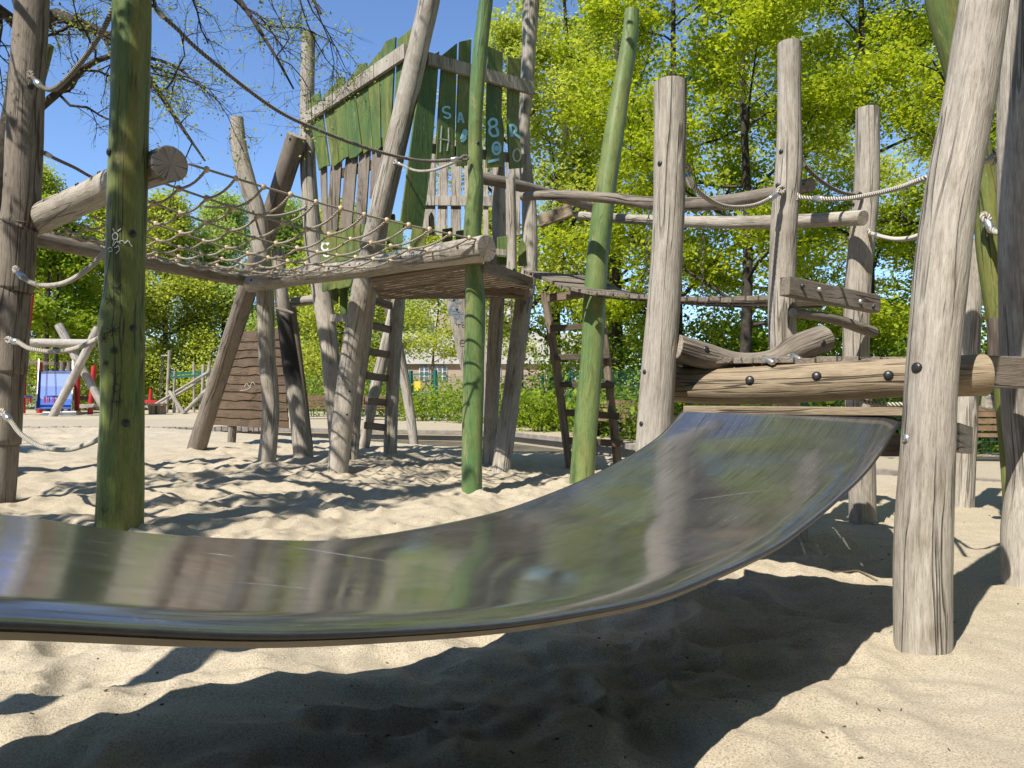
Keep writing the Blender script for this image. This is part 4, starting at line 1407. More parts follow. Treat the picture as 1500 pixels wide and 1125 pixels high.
rope('white rope between wavy post and tower corner post', [(372, 316, 12.1), (390, 317, 12.2), (410, 316, 12.5), (430, 311, 12.8), (446, 305, 12.95)], 0.022, ROPE, (1,), (0.2,))
rope('white rope ending on the wavy post above the net', [(300, 303, 10.6), (325, 304, 11.2), (345, 302, 11.8), (364, 298, 12.2)], 0.016, ROPE)
rope('dark rope dropping from ringed post to the net', [(62, 222, 8.3), (80, 232, 8.5), (110, 246, 8.9), (140, 262, 9.2), (200, 285, 9.6)], 0.018, ROPED, (), (0.14,))
rope('left tie rope holding the curved log', [(1118, 535, 4.58), (1116, 528, 4.56), (1121, 526, 4.55), (1130, 530, 4.5)], 0.012, ROPE, (0,), (0.85,))
rope('right tie rope holding the curved log', [(1158, 530, 4.62), (1154, 524, 4.6), (1160, 522, 4.58), (1172, 527, 4.5)], 0.012, ROPE, (0,), (0.85,))

# ------------------------------------------------------------------ rope net
net = thing('rope_net', 'sagging tan rope net bridge with beads at its crossings', 'net', P(400, 360, 9.6))
cA, cB = P(276, 240, 6.75), P(52, 333, 8.7)        # at the near log: near end, far end
cC, cD = P(704, 352, 8.65), P(378, 403, 12.15)      # at the deck log
NU, NV = 12, 8


def netp(u, v):
    p = cA.lerp(cC, u).lerp(cB.lerp(cD, u), v)
    sag = 0.24 * math.sin(math.pi * v) ** 0.8 * (0.55 + 0.45 * math.sin(math.pi * u)) + 0.05 * math.sin(math.pi * u)
    return p - Vector((0, 0, sag))


vs = [k / (NV - 1) for k in range(NV)]
us = [(k + 0.6) / (NU + 0.2) for k in range(NU)]
for v in vs:
    mb = MB()
    pts = [netp(u, v) for u in np.linspace(0.0, 1.0, 22)]
    tube(mb, pts, [0.011] * len(pts), 8)
    mb.build('long_rope', NETR, net)
for u in us:
    mb = MB()
    pts = []
    for j in range(NV - 1):
        for q in np.linspace(0, 1, 6)[:-1]:
            v = vs[j] + (vs[j + 1] - vs[j]) * q
            p = netp(u, v)
            pts.append(p - Vector((0, 0, 0.035 * math.sin(math.pi * q))))
    pts.append(netp(u, 1))
    tube(mb, pts, [0.0125] * len(pts), 8)
    mb.build('cross_rope', NETR, net)
mb = MB()
V, Fc = [], []
for i in range(9):
    ph = math.pi * i / 8
    for k in range(12):
        V.append((0.029 * math.sin(ph) * math.cos(k * math.pi / 6), 0.029 * math.sin(ph) * math.sin(k * math.pi / 6), 0.029 * math.cos(ph)))
for i in range(8):
    for k in range(12):
        Fc.append((i * 12 + k, i * 12 + (k + 1) % 12, (i + 1) * 12 + (k + 1) % 12, (i + 1) * 12 + k))
mb.add(V, Fc, None, 0, True)
bead = mb.build('bead', BEADM)
first = True
for u in us:
    for v in vs:
        o = bead if first else bead.copy()
        if not first: col.objects.link(o)
        first = False
        o.parent = net
        o.location = netp(u, v) - net.location
        s_ = random.uniform(0.85, 1.1)
        o.scale = (s_, s_, s_ * 1.1)

# doodles on the near green post
def post_strokes(s, lines, m, r, name, parent, label=None):
    mbb = MB()
    for li in lines:
        pts = []
        for x, y in spline(li, max(3, 5 * len(li))):
            p, n = on_post(s, x, y)
            pts.append(p + n * 0.0035)
        tube(mbb, pts, [r] * len(pts), 5)
    return mbb.build(name, m, parent, label=label)


star = lambda cx, cy, r_, k: [[(cx, cy), (cx + r_ * math.cos(a), cy + r_ * math.sin(a))] for a in np.linspace(0.3, 0.3 + 2 * math.pi, k, endpoint=False)]
figs = [[[(165, 419), (172, 427), (178, 420), (170, 431), (176, 434), (166, 424), (178, 426)]], star(165, 442, 8, 6), star(168, 486, 9, 8), star(156, 497, 7, 7), star(169, 515, 6, 11), star(158, 533, 4, 6),
        [[(165, 544), (171, 551), (178, 546)], [(171, 551), (170, 562)], [(167, 562), (175, 562)]],
        [circ(172, 568, 4.5, 5), [(169, 573), (168, 588), (178, 587), (170, 573)], [(164, 587), (180, 587)], [(172, 587), (172, 596)], [(176, 587), (177, 596)]],
        [[(154, 480), (154, 492), (165, 486)]], [[(152, 740), (156, 746), (160, 739)]]]
for fg in figs:
    post_strokes(sL2, fg, INK, 0.0024, 'carving', L2)
chalk = [circ(171, 352, 3.5, 5), [(170, 345), (168, 340)], [(174, 345), (178, 341)], [(170, 357), (168, 365), (173, 359), (178, 362)], [(176, 360), (180, 357), (183, 361), (187, 357), (190, 362), (192, 365)], [(162, 369), (166, 367), (167, 373), (163, 372)], [(170, 368), (175, 366), (176, 371), (172, 376)]]
post_strokes(sL2, chalk, CHALK, 0.0035, 'marker_scrawl', L2)

# ------------------------------------------------------------------ trees
def bulk_leaves(name, C, size, m, parent, flat=0.5, seed=0, origin=None):
    """one crown mesh of small leaf faces: C (n,3) centres"""
    r = np.random.default_rng(seed)
    n = len(C)
    nrm = r.normal(size=(n, 3))
    nrm[:, 2] = np.abs(nrm[:, 2]) * (1 + flat) + 0.1
    nrm /= np.linalg.norm(nrm, axis=1)[:, None]
    a = r.normal(size=(n, 3))
    a -= nrm * (a * nrm).sum(1)[:, None]
    a /= np.linalg.norm(a, axis=1)[:, None]
    b = np.cross(nrm, a)
    s = size * r.uniform(0.55, 1.25, n)[:, None]
    v = np.empty((n, 4, 3))
    v[:, 0] = C - a * s * 0.5
    v[:, 1] = C + b * s * 0.36 + nrm * s * 0.08
    v[:, 2] = C + a * s * 0.55
    v[:, 3] = C - b * s * 0.36 + nrm * s * 0.08
    off = np.array(wloc(parent)) if parent is not None else (np.array(origin) if origin is not None else np.zeros(3))
    v = (v - off).reshape(-1, 3)
    me = bpy.data.meshes.new(name)
    me.vertices.add(n * 4)
    me.vertices.foreach_set('co', v.astype(np.float32).ravel())
    me.loops.add(n * 4)
    me.loops.foreach_set('vertex_index', np.arange(n * 4, dtype=np.int32))
    me.polygons.add(n)
    me.polygons.foreach_set('loop_start', (np.arange(n) * 4).astype(np.int32))
    me.update()
    me.materials.append(m)
    o = bpy.data.objects.new(name, me)
    col.objects.link(o)
    if parent is not None:
        o.parent = parent
    elif origin is not None:
        o.location = origin
    return o


def branch_path(r, p, d, L, n, wander, trop):
    pts = [np.array(p, float)]
    d = np.array(d, float)
    d /= np.linalg.norm(d)
    for i in range(n):
        d = d + r.normal(size=3) * wander + np.array([0, 0, trop])
        d /= np.linalg.norm(d)
        pts.append(pts[-1] + d * L / n)
    return np.array(pts)


def tree(label, base, height, tr, seed, leaf_m, nleaf, lsize, crown0=0.25, spread=3.5, bark=BARK, group=None, lean=(0, 0), nl=16, droop=-0.02, clus=0.38, top_w=0.35, name='broadleaf_tree', flatc=0.55, sides=9):
    r = np.random.default_rng(seed)
    root = thing(name, label, 'tree', base, group)
    mb = MB()
    trunk = spline([(base[0], base[1], -0.3), (base[0] + lean[0] * 0.2 + r.normal() * 0.1, base[1] + lean[1] * 0.2, height * 0.3), (base[0] + lean[0] * 0.6 + r.normal() * 0.25, base[1] + lean[1] * 0.6 + r.normal() * 0.25, height * 0.65), (base[0] + lean[0], base[1] + lean[1], height * 0.98)], 18)
    tr_r = tr * (1 - np.linspace(0, 1, 18) ** 1.1 * 0.93)
    tr_r[:2] *= 1.25
    tube(mb, trunk, tr_r, sides, rough=0.06, seed=seed)
    tips = []
    for k in range(nl):
        t = crown0 + (1 - crown0) * (k + r.random() * 0.8) / nl
        t = min(t, 0.97)
        i = t * 17
        p = trunk[int(i)] * (1 - i % 1) + trunk[min(17, int(i) + 1)] * (i % 1)
        rel = (t - crown0) / (1 - crown0)
        prof = math.sin(math.pi * min(1, 0.22 + rel * 0.70)) ** 0.7 * (1 - rel * (1 - top_w) * 0.6)
        L = spread * prof * r.uniform(0.75, 1.15)
        az = k * 2.4 + r.uniform(-0.5, 0.5)
        el = 0.15 + 0.75 * rel + r.uniform(-0.15, 0.2)
        d = (math.cos(az) * math.cos(el), math.sin(az) * math.cos(el), math.sin(el))
        bp = branch_path(r, p, d, L, 7, 0.13, 0.04 + droop)
        r0 = max(0.02, tr_r[int(i)] * 0.42)
        tube(mb, bp, r0 * np.linspace(1, 0.2, 8), 6, caps=False)
        for j in range(7):
            u = 0.25 + 0.75 * (j + r.random()) / 7
            q = bp[min(7, int(u * 7))]
            az2 = r.uniform(0, 6.28)
            dd = (bp[min(7, int(u * 7) + 1)] - bp[max(0, int(u * 7) - 1)])
            dd = dd / np.linalg.norm(dd) + np.array([math.cos(az2), math.sin(az2), r.uniform(-0.3, 0.6)]) * 0.9
            L2 = L * 0.42 * r.uniform(0.6, 1.2) * (1.15 - 0.5 * u)
            b2 = branch_path(r, q, dd, L2, 5, 0.18, droop)
            tube(mb, b2, r0 * 0.32 * np.linspace(1, 0.25, 6), 4, caps=False)
            tips += [b2[2], b2[3], b2[4], b2[5], b2[5]]
            for _ in range(3):
                q2 = b2[r.integers(1, 6)]
                b3 = branch_path(r, q2, dd + r.normal(size=3) * 0.9, L2 * 0.5, 3, 0.2, droop)
                tube(mb, b3, r0 * 0.12 * np.linspace(1, 0.4, 4) + 0.002, 3, caps=False)
                tips += [b3[2], b3[3], b3[3]]
    mb.build('trunk', bark, root)
    tips = np.array(tips)
    ci = r.integers(0, len(tips), nleaf)
    wgt = r.random(len(tips))
    ci = ci[wgt[ci] > 0.18]
    C = tips[ci] + np.clip(r.normal(size=(len(ci), 3)), -2, 2) * np.array([clus, clus, clus * flatc])
    C = C[C[:, 2] > 0.12]
    bulk_leaves('crown', C, lsize, leaf_m, root, 0.8, seed)
    return root


def tp(px, d):
    return ((px - 750) / F_PX * d, d, 0)


# right half: big maples in fresh yellow-green leaf
big = [('tall maple with yellow-green spring leaves rising behind the left slide post', 990, 23, 17, 0.20, LEAF_Y, 4.6, 0.16, 46000),
       ('maple with twin dark trunk behind the plank bridge', 1085, 20, 16, 0.17, LEAF_Y, 4.8, 0.19, 52000),
       ('broad maple behind the round-topped post', 1265, 24, 18, 0.22, LEAF_Y, 5.4, 0.15, 56000),
       ('maple closing the right edge behind the thick grey post', 1480, 21, 17, 0.30, LEAF_Y, 5.2, 0.15, 50000),
       ('far right maple mostly past the picture edge', 1680, 24, 17, 0.30, LEAF_M, 5.2, 0.15, 20000),
       ('looser tree with much sky in its crown behind the tower', 815, 29, 20, 0.24, LEAF_L, 4.2, 0.13, 26000),
       ('tree with dark trunk behind the tower deck legs', 754, 25.5, 13, 0.30, LEAF_L, 3.6, 0.30, 22000),
       ('shaded background maple between two brighter maples', 1160, 33, 18, 0.3, LEAF_L, 6.0, 0.12, 34000),
       ('distant thin tree filling the gap near the left slide post', 895, 36, 19, 0.28, LEAF_L, 5.0, 0.10, 30000),
       ('slim open tree just behind the straight green pole', 905, 26, 18, 0.22, LEAF_Y, 3.4, 0.14, 24000),
       ('distant maple far behind the right posts', 1390, 36, 19, 0.3, LEAF_L, 6.5, 0.10, 34000)]
for i, (lab, px, d, h, trr, lm, spd, c0, nlf) in enumerate(big):
    tree(lab, tp(px, d), h, trr, 200 + i, lm, nlf, 0.135 if d < 28 else 0.18, c0, spd, BARKD, 'broadleaf trees round the playground', nl=20, clus=0.27 if d < 28 else 0.40)
# the same park goes on behind and beside the photographer
for i, (x, y, h, sp_) in enumerate(((5.8, 8.2, 15, 7.5), (9, -2, 15, 6), (3.5, -9, 15, 6), (-3, -15, 13, 6), (10, -11, 16, 6), (-12, -17, 13, 6), (-18, -6, 13, 6), (17, 3, 15, 6), (-19, 6, 14, 6), (2, -20, 15, 7), (14, -20, 15, 7))):
    tree('maple overhanging the slide platform from the right' if i == 0 else 'leafy park tree standing behind the camera', (x, y, 0), h, 0.3, 700 + i, LEAF_Y if i == 0 else LEAF_I, 70000 if i == 0 else 22000, 0.15 if i == 0 else 0.5, 0.5 if i == 0 else 0.12, sp_, BARKD, 'park trees behind the camera', nl=16, clus=0.5)

for i_, (lab, px, d, h) in enumerate((('young thin tree before the school windows', 632, 44, 10), ('slender young tree between school and tapered board', 712, 42, 11))):
    tree(lab, tp(px, d), h, 0.09, 650 + i_, LEAF_L, 15000, 0.17, 0.28, 2.8, BARK, 'broadleaf trees round the playground', nl=16, clus=0.4)

# left half: dense light-green hornbeams beyond the far play area
hb = [(-40, 46, 13.5, LEAF_L), (60, 47, 14.5, LEAF_L), (165, 50, 14.0, LEAF_L), (245, 46, 12.5, LEAF_L), (330, 49, 13.0, LEAF_P), (420, 47, 12.0, LEAF_P), (490, 43, 11.0, LEAF_L), (560, 60, 14.0, LEAF_P)]
hl = ['dense hornbeam at the far left behind the swing', 'light green hornbeam behind the red pole', 'light green hornbeam between near green post and net', 'brightest low hornbeam left of the wavy post', 'pale hornbeam behind the wavy post', 'pale tree seen between wavy post and tower', 'small light tree under the left of the tower', 'far pale tree beside the school building']
for i, (px, d, h, lm) in enumerate(hb):
    tree(hl[i], tp(px, d), h, 0.22, 300 + i, lm, 60000, 0.19, 0.04, 3.6, BARK, 'hornbeams beyond the play area', nl=24, clus=0.5, top_w=0.15, flatc=0.8, name='hornbeam')


def bush(label, base, w_, h_, d_, n, m, lsize, seed, name='bush', cat='bush', group=None, ang=0.0):
    r = np.random.default_rng(seed)
    root = thing(name, label, cat, base, group)
    mb = MB()
    stems = []
    for k in range(14):
        x, y = r.uniform(-w_ / 2, w_ / 2), r.uniform(-d_ / 3, d_ / 3)
        ca, sa = math.cos(ang), math.sin(ang)
        p = np.array([base[0] + x * ca - y * sa, base[1] + x * sa + y * ca, -0.1])
        bp = branch_path(r, p, (r.normal() * 0.3, r.normal() * 0.3, 1), h_ * r.uniform(0.6, 1.05), 5, 0.15, 0.02)
        tube(mb, bp, 0.018 * np.linspace(1, 0.3, 6), 4, caps=False)
        stems += list(bp[1:])
    mb.build('stem', BARK, root)
    S = np.array(stems)
    C = S[r.integers(0, len(S), n)] + np.clip(r.normal(size=(n, 3)), -2, 2) * np.array([w_ * 0.12, d_ * 0.3, h_ * 0.13])
    C = C[C[:, 2] > 0.02]
    bulk_leaves('foliage', C, lsize, m, root, 0.6, seed)
    return root


# ------------------------------------------------------------------ fence, gate, hedge, building
FEN = [tp(440, 36), tp(600, 32.6), tp(640, 31.6), tp(760, 27), tp(835, 23.5), tp(958, 18.6), tp(1180, 15.5), tp(1340, 14.4), tp(1560, 13.8)]


def fence_run(label, a, b, h=1.75, n_post=3):
    a, b = Vector(a), Vector(b)
    root = thing('mesh_fence', label, 'fence', ((a.x + b.x) / 2, (a.y + b.y) / 2, 0), 'green mesh fences behind the playground')
    L = (b - a).length
    e = (b - a) / L
    k = max(1, int(round(L / 2.5)))
    for i in range(k + 1):
        p = a.lerp(b, i / k)
        mbb = MB()
        beam(mbb, p + Vector((0, 0, -0.2)), p + Vector((0, 0, h + 0.06)), 0.06, 0.06, up=tuple(e))
        fixn(mbb.build('fence_post', TEAL, root))
    for i in range(k):
        p, q = a.lerp(b, i / k) + e * 0.04, a.lerp(b, (i + 1) / k) - e * 0.04
        mbb = MB()
        nv = int((q - p).length / 0.075)
        for j in range(nv + 1):
            c = p.lerp(q, j / nv)
            beam(mbb, c + Vector((0, 0, 0.08)), c + Vector((0, 0, h)), 0.005, 0.005, up=tuple(e))
        z = 0.1
        nn = Vector((e.y, -e.x, 0)) * 0.009
        while z < h:
            beam(mbb, p + nn + Vector((0, 0, z)), q + nn + Vector((0, 0, z)), 0.008, 0.010)
            z += 0.2
        mbb.build('mesh_panel', TEAL, root)


for i, lab in ((0, 'green mesh fence left of the gate'), (2, 'overgrown green mesh fence right of the gate'), (3, 'green mesh fence seen between the two dark tower legs'), (4, 'green mesh fence behind the splayed ladder'), (5, 'green mesh fence behind bench and left slide post'), (6, 'green mesh fence seen under the slide platform'), (7, 'green mesh fence at the right edge behind the bench')):
    fence_run(lab, FEN[i], FEN[i + 1])
ga, gb = Vector(FEN[1]), Vector(FEN[2])
gate = thing('mesh_gate', 'green mesh gate with a small yellow notice', 'gate', ((ga.x + gb.x) / 2, (ga.y + gb.y) / 2, 0))
e = (gb - ga).normalized()
for p in (ga + e * 0.08, gb - e * 0.08):
    mb = MB()
    beam(mb, p, p + Vector((0, 0, 2.0)), 0.12, 0.12, up=tuple(e))
    fixn(mb.build('gate_post', TEAL, gate))
for z in (0.12, 1.05, 1.85):
    mb = MB()
    beam(mb, ga + e * 0.16 + Vector((0, 0, z)), gb - e * 0.16 + Vector((0, 0, z)), 0.05, 0.05)
    fixn(mb.build('gate_bar', TEAL, gate))
mb = MB()
nv = 22
for j in range(1, nv):
    c = ga.lerp(gb, j / nv)
    beam(mb, c + Vector((0, 0, 0.14)), c + Vector((0, 0, 1.82)), 0.008, 0.008, up=tuple(e))
mb.build('mesh_panel', TEAL, gate)
mb = MB()
c = ga.lerp(gb, 0.32) + Vector((0, -0.06, 0))
beam(mb, c + Vector((0, 0, 1.15)), c + Vector((0, 0, 1.55)), 0.3, 0.012, up=(0, 1, 0))
fixn(mb.build('notice', YELLOW, gate))

hedge = [(655, 29.6, 3.4, 1.7, 2600), (720, 27.4, 3.4, 1.6, 2600), (780, 24.6, 3.0, 1.35, 2400), (830, 22.2, 2.6, 1.4, 2400), (905, 20.4, 2.8, 1.5, 2400), (1010, 18.4, 2.8, 1.6, 2400), (1110, 17.0, 2.8, 1.5, 2400), (1250, 15.8, 2.8, 1.6, 2400), (1400, 15.0, 2.8, 1.6, 2400), (1540, 14.8, 2.6, 1.5, 1500), (500, 33.5, 4.0, 2.1, 3000), (585, 33.4, 2.6, 1.6, 1800)]
hlab = ['leafy ivy bush just right of the green gate', 'leafy bush behind the tapered board', 'bush overgrowing the fence behind the dark tower legs', 'bush at the fence left of the splayed ladder', 'bush behind the bench seen through the ladder', 'bush behind the left slide post', 'bush under the plank bridge behind the slide', 'bush seen below the square rail beam', 'bush behind the leaning pale post', 'bush behind the bench at the right edge', 'tall bush left of the gate behind the far benches', 'low bush directly left of the green gate']
for i, (px, d, w_, h_, n_) in enumerate(hedge):
    bush(hlab[i], tp(px, d), w_, h_, 1.0, n_, LEAF_I if i % 3 else LEAF_M, 0.13, 400 + i, group='bushes along the fence')
# taller understorey behind the fence
us_ = [(700, 33, 5, 1.8, 3000, LEAF_M), (860, 28, 5, 4.0, 7000, LEAF_M), (960, 24, 5, 3.6, 7000, LEAF_I), (1080, 25, 6, 3.8, 7000, LEAF_M), (1200, 22, 5, 3.4, 7000, LEAF_I), (1330, 21, 5, 3.8, 7000, LEAF_M), (1460, 20, 5, 3.4, 7000, LEAF_I), (470, 41, 7, 4, 7000, LEAF_L), (350, 45, 7, 4, 7000, LEAF_L), (200, 44, 8, 4, 7000, LEAF_L), (60, 44, 8, 4, 7000, LEAF_M)]
ul = ['tall shrub in front of the school building', 'tall shrub behind the ladder and fence', 'dark tall shrub behind the left slide post', 'tall shrub behind the bridge and fence', 'dark tall shrub between the two pale posts', 'tall shrub right of the round-topped post', 'dark tall shrub behind the crooked green pole', 'tall shrub left of the tower legs in the distance', 'tall shrub behind the shingled panel', 'dark shrub behind the far wooden play frame', 'dark shrub behind the far swing and blue slide']
for i, (px, d, w_, h_, n_, m_) in enumerate(us_):
    bush(ul[i], tp(px, d), w_, h_, 2.2, n_, m_, 0.15, 450 + i, name='tall_shrub', cat='shrub', group='tall shrubs behind the fence')

# school building
bl = thing('school_building', 'brick school building with white framed windows behind the trees', 'building', tp(690, 58))
bd = 58.0
def bx(x0, y0, x1, y1, d, th, m, name, parent=bl):
    mbb = MB()
    a, b, c, d_ = P(x0, y0, d), P(x1, y0, d), P(x1, y1, d), P(x0, y1, d)
    quad_prism(mbb, [a, b, c, d_], (0, 1, 0), th)
    return fixn(mbb.build(name, m, parent))


bx(585, 533, 900, 600, bd, 8, BRICK, 'wall')
bx(583, 488, 902, 533, bd - 0.3, 8.5, RENDERW, 'parapet')
bx(560, 440, 760, 488, bd + 2.5, 8, RENDERW, 'upper_wall')
bx(640, 462, 668, 487.5, bd + 2.3, 0.15, BRICK, 'panel')
for (x0, x1) in ((614, 628), (633, 655), (684, 706), (712, 734), (800, 822), (828, 850)):
    wf = bx(x0, 536, x1, 558, bd - 0.08, 0.2, WHITEW, 'window')
    nx = 3 if x1 - x0 > 16 else 2
    for i in range(nx):
        for j in range(3):
            xa = x0 + (x1 - x0) * (i + 0.14) / nx
            xb = x0 + (x1 - x0) * (i + 0.86) / nx
            ya = 536 + 22 * (j + 0.12) / 3
            yb = 536 + 22 * (j + 0.88) / 3
            bx(xa, ya, xb, yb, bd - 0.12, 0.02, GLASS, 'pane', wf)


# ------------------------------------------------------------------ benches and far play area
def bench(label, px, py, d, rz, s=1.0):
    c = Vector(tp(px, d))
    c.z = 0.02
    root = thing('park_bench', label, 'bench', c, 'benches by the path')
    ca, sa = math.cos(rz), math.sin(rz)
    W_ = lambda x, y, z: Vector((c.x + (x * ca - y * sa) * s, c.y + (x * sa + y * ca) * s, c.z + z * s))
    for nm, sl in (('seat', [(-0.02, 0.45), (0.11, 0.45), (0.24, 0.45), (0.37, 0.455)]), ('backrest', [(0.43, 0.56), (0.46, 0.68), (0.49, 0.80), (0.52, 0.90)])):
        mbb = MB()
        for (y, z) in sl:
            if nm == 'seat':
                beam(mbb, W_(-0.95, y, z), W_(0.95, y, z), 0.10, 0.035)
            else:
                beam(mbb, W_(-0.95, y, z), W_(0.95, y, z), 0.03, 0.09)
        fixn(mbb.build(nm, BENCHW, root))
    for x in (-0.75, 0.75):
        mbb = MB()
        beam(mbb, W_(x, 0.02, 0), W_(x, 0.06, 0.42), 0.05, 0.05, up=(ca, sa, 0))
        beam(mbb, W_(x, 0.42, 0), W_(x, 0.36, 0.42), 0.05, 0.05, up=(ca, sa, 0))
        beam(mbb, W_(x, 0.40, 0.40), W_(x, 0.55, 0.94), 0.045, 0.045, up=(ca, sa, 0))
        beam(mbb, W_(x, -0.04, 0.405), W_(x, 0.42, 0.405), 0.05, 0.04)
        fixn(mbb.build('leg', IRON, root))
    return root


bench('slatted bench in front of the fence behind the splayed ladder', 880, 640, 19.3, R(-62))
bench('slatted bench at the right edge behind the short grey post', 1475, 680, 12.9, R(-10))
bench('far slatted bench left of the tower leg', 462, 600, 30.5, R(14))
bench('far slatted bench seen through the rung ladder', 553, 605, 30.0, R(8))

FD = 34.0
def fpost(mbb, pl, seed):
    post_mb(pl, 10, seed, 0.04, 0.2, mb=mbb)


sw = thing('swing_set', 'wooden swing frame of crossed logs with two toddler seats', 'swing', tp(100, FD))
for pl in ([(144, 480, 33.5, 12), (110, 548, 33.5, 12), (76, 612, 33.5, 12)], [(86, 476, 34.2, 12), (120, 540, 34, 12), (158, 606, 34, 12)], [(-60, 480, 33.5, 12), (-90, 612, 33.5, 12)], [(-110, 478, 34.2, 12), (-60, 606, 34, 12)]):
    mb, _ = post_mb(pl, 12, 5, 0.04, 0.2)
    mb.build('leg', [GREY, ENDG], sw)
mb, _ = post_mb([(-100, 501, 33.8, 12), (40, 502, 33.8, 12), (138, 503, 33.8, 12)], 12, 6, 0.03, 0)
mb.build('crossbar', [GREY, ENDG], sw)
for cx in (36, 75):
    st = MB()
    for k in range(9):
        a = 2 * math.pi * k / 8
        if k < 8:
            a2 = 2 * math.pi * (k + 1) / 8
            q = lambda t, z: Vector((P(cx, 585, 33.8).x + 0.26 * math.cos(t), 33.8 + 0.26 * math.sin(t), z))
            z0 = P(cx, 590, 33.8).z
            beam(st, q(a, z0 + 0.28), q(a2, z0 + 0.28), 0.06, 0.07)
            beam(st, q(a, z0), q(a, z0 + 0.28), 0.035, 0.035, up=(1, 0.2, 0), mi=1)
    so_ = fixn(st.build('bucket_seat', [BLUE, RED], sw))
    for dx in (-0.22, 0.22):
        cc = P(cx, 503, 33.8)
        chain('chain', None, (cc.x + dx * 0.6, 33.8, cc.z), (cc.x + dx, 33.8, z0 + 0.3), 0.11, 0.009, sw)
# blue slide with steel cheeks
bs = thing('blue_slide', 'wide blue slide with curved steel cheeks in the far playground', 'slide', tp(75, 36))
prof_ = [(2.1, 0.0), (1.95, 0.25), (1.35, 0.7), (0.75, 1.2), (0.42, 1.7), (0.34, 2.3)]       # z, run
x0, x1 = P(37, 600, 36.5).x, P(88, 600, 36.5).x
mb = MB()
for i in range(5):
    (z0, r0), (z1, r1) = prof_[i], prof_[i + 1]
    a = [Vector((x0 + r0 * 0.55, 37.5 - r0, z0)), Vector((x1 + r0 * 0.55, 37.5 - r0, z0)), Vector((x1 + r1 * 0.55, 37.5 - r1, z1)), Vector((x0 + r1 * 0.55, 37.5 - r1, z1))]
    quad_prism(mb, a, (0, 0.3, -1), 0.03)
fixn(mb.build('chute', BLUE, bs))
for xx in (x0, x1):
    mb = MB()
    for i in range(5):
        (z0, r0), (z1, r1) = prof_[i], prof_[i + 1]
        h0, h1 = 0.14 + (0.45 if i == 0 else 0.1), 0.14 + 0.1
        quad_prism(mb, [Vector((xx + r0 * 0.55, 37.5 - r0, z0 - 0.12)), Vector((xx + r1 * 0.55, 37.5 - r1, z1 - 0.12)), Vector((xx + r1 * 0.55, 37.5 - r1, z1 + h1)), Vector((xx + r0 * 0.55, 37.5 - r0, z0 + h0))], (1, 0, 0), 0.05)
    fixn(mb.build('cheek', STEELP, bs))
mb = MB()
beam(mb, Vector((x0, 37.9, 2.0)), Vector((x1 + 0.4, 37.9, 2.0)), 1.2, 0.1)
fixn(mb.build('landing', BROWN, bs))
mb = MB()
beam(mb, P(65, 607, 35.0), P(116, 606, 35.2), 0.5, 0.26)
fixn(mb.build('run_out', STEELP, bs, bevel=0.04))
for lab, pl in (('tall red pole leaning beside the ringed grey post', [(47, 433, 37.5, 6), (42, 480, 37.5, 6), (36, 540, 37.5, 6), (34, 606, 37.5, 6)]),
                ('thick red post behind the blue slide', [(58, 531, 38, 8), (58, 580, 38, 8), (58, 606, 38, 8)]),
                ('short red post half hidden behind the crossed logs', [(113, 550, 37, 8), (113, 600, 37, 8), (113, 606, 37, 8)]),
                ('upright red post just left of the near green post', [(138, 536, 36, 7), (135, 570, 36, 7), (132, 605, 36, 7.5)])):
    post('red_post', lab, pl, m=RED, em=RED, cat='post', rough=0.01, sides=12, group='red posts of the far playground')
for lab, px0, y0, px1, y1, d, w_ in (('dark low deck of the far red-posted climbing frame', 95, 583, 150, 583, 38, 0.9), ('grey rail board of the far climbing frame', 108, 552, 136, 552, 38.3, 0.1), ('dark top rail of the far climbing frame', 36, 531, 98, 534, 38.6, 0.12), ('pale balance beam in the far playground', 118, 595, 146, 594, 34.5, 0.2)):
    mb = MB()
    beam(mb, P(px0, y0, d), P(px1, y1, d), w_, 0.18)
    fixn(tag(mb.build('timber_beam', BROWN if 'dark' in lab else GREY, None, P((px0 + px1) / 2, y0, d), bevel=0.02), lab, 'beam'))
for lab, px, w_ in (('left of two dark trunks behind the blue slide', 68, 9), ('right of two dark trunks behind the blue slide', 81, 7)):
    tree(lab, tp(px, 41), 11, w_ * 41 / F_PX / 2, 500 + px, LEAF_M, 9000, 0.25, 0.35, 3.0, BARKD, 'dark trunks behind the far playground', nl=12)
for lab, x in (('leftmost grey stake behind the far swing', 90), ('middle grey stake behind the far swing', 100), ('tallest grey stake behind the far swing', 78)):
    post('stake', lab, [(x + 2, 530 if x != 78 else 540, 38.5, 7), (x, 570, 38.5, 7), (x - 1, 604, 38.5, 7)], m=GREYDK, sides=10, cat='stake', group='stakes behind the far swing')

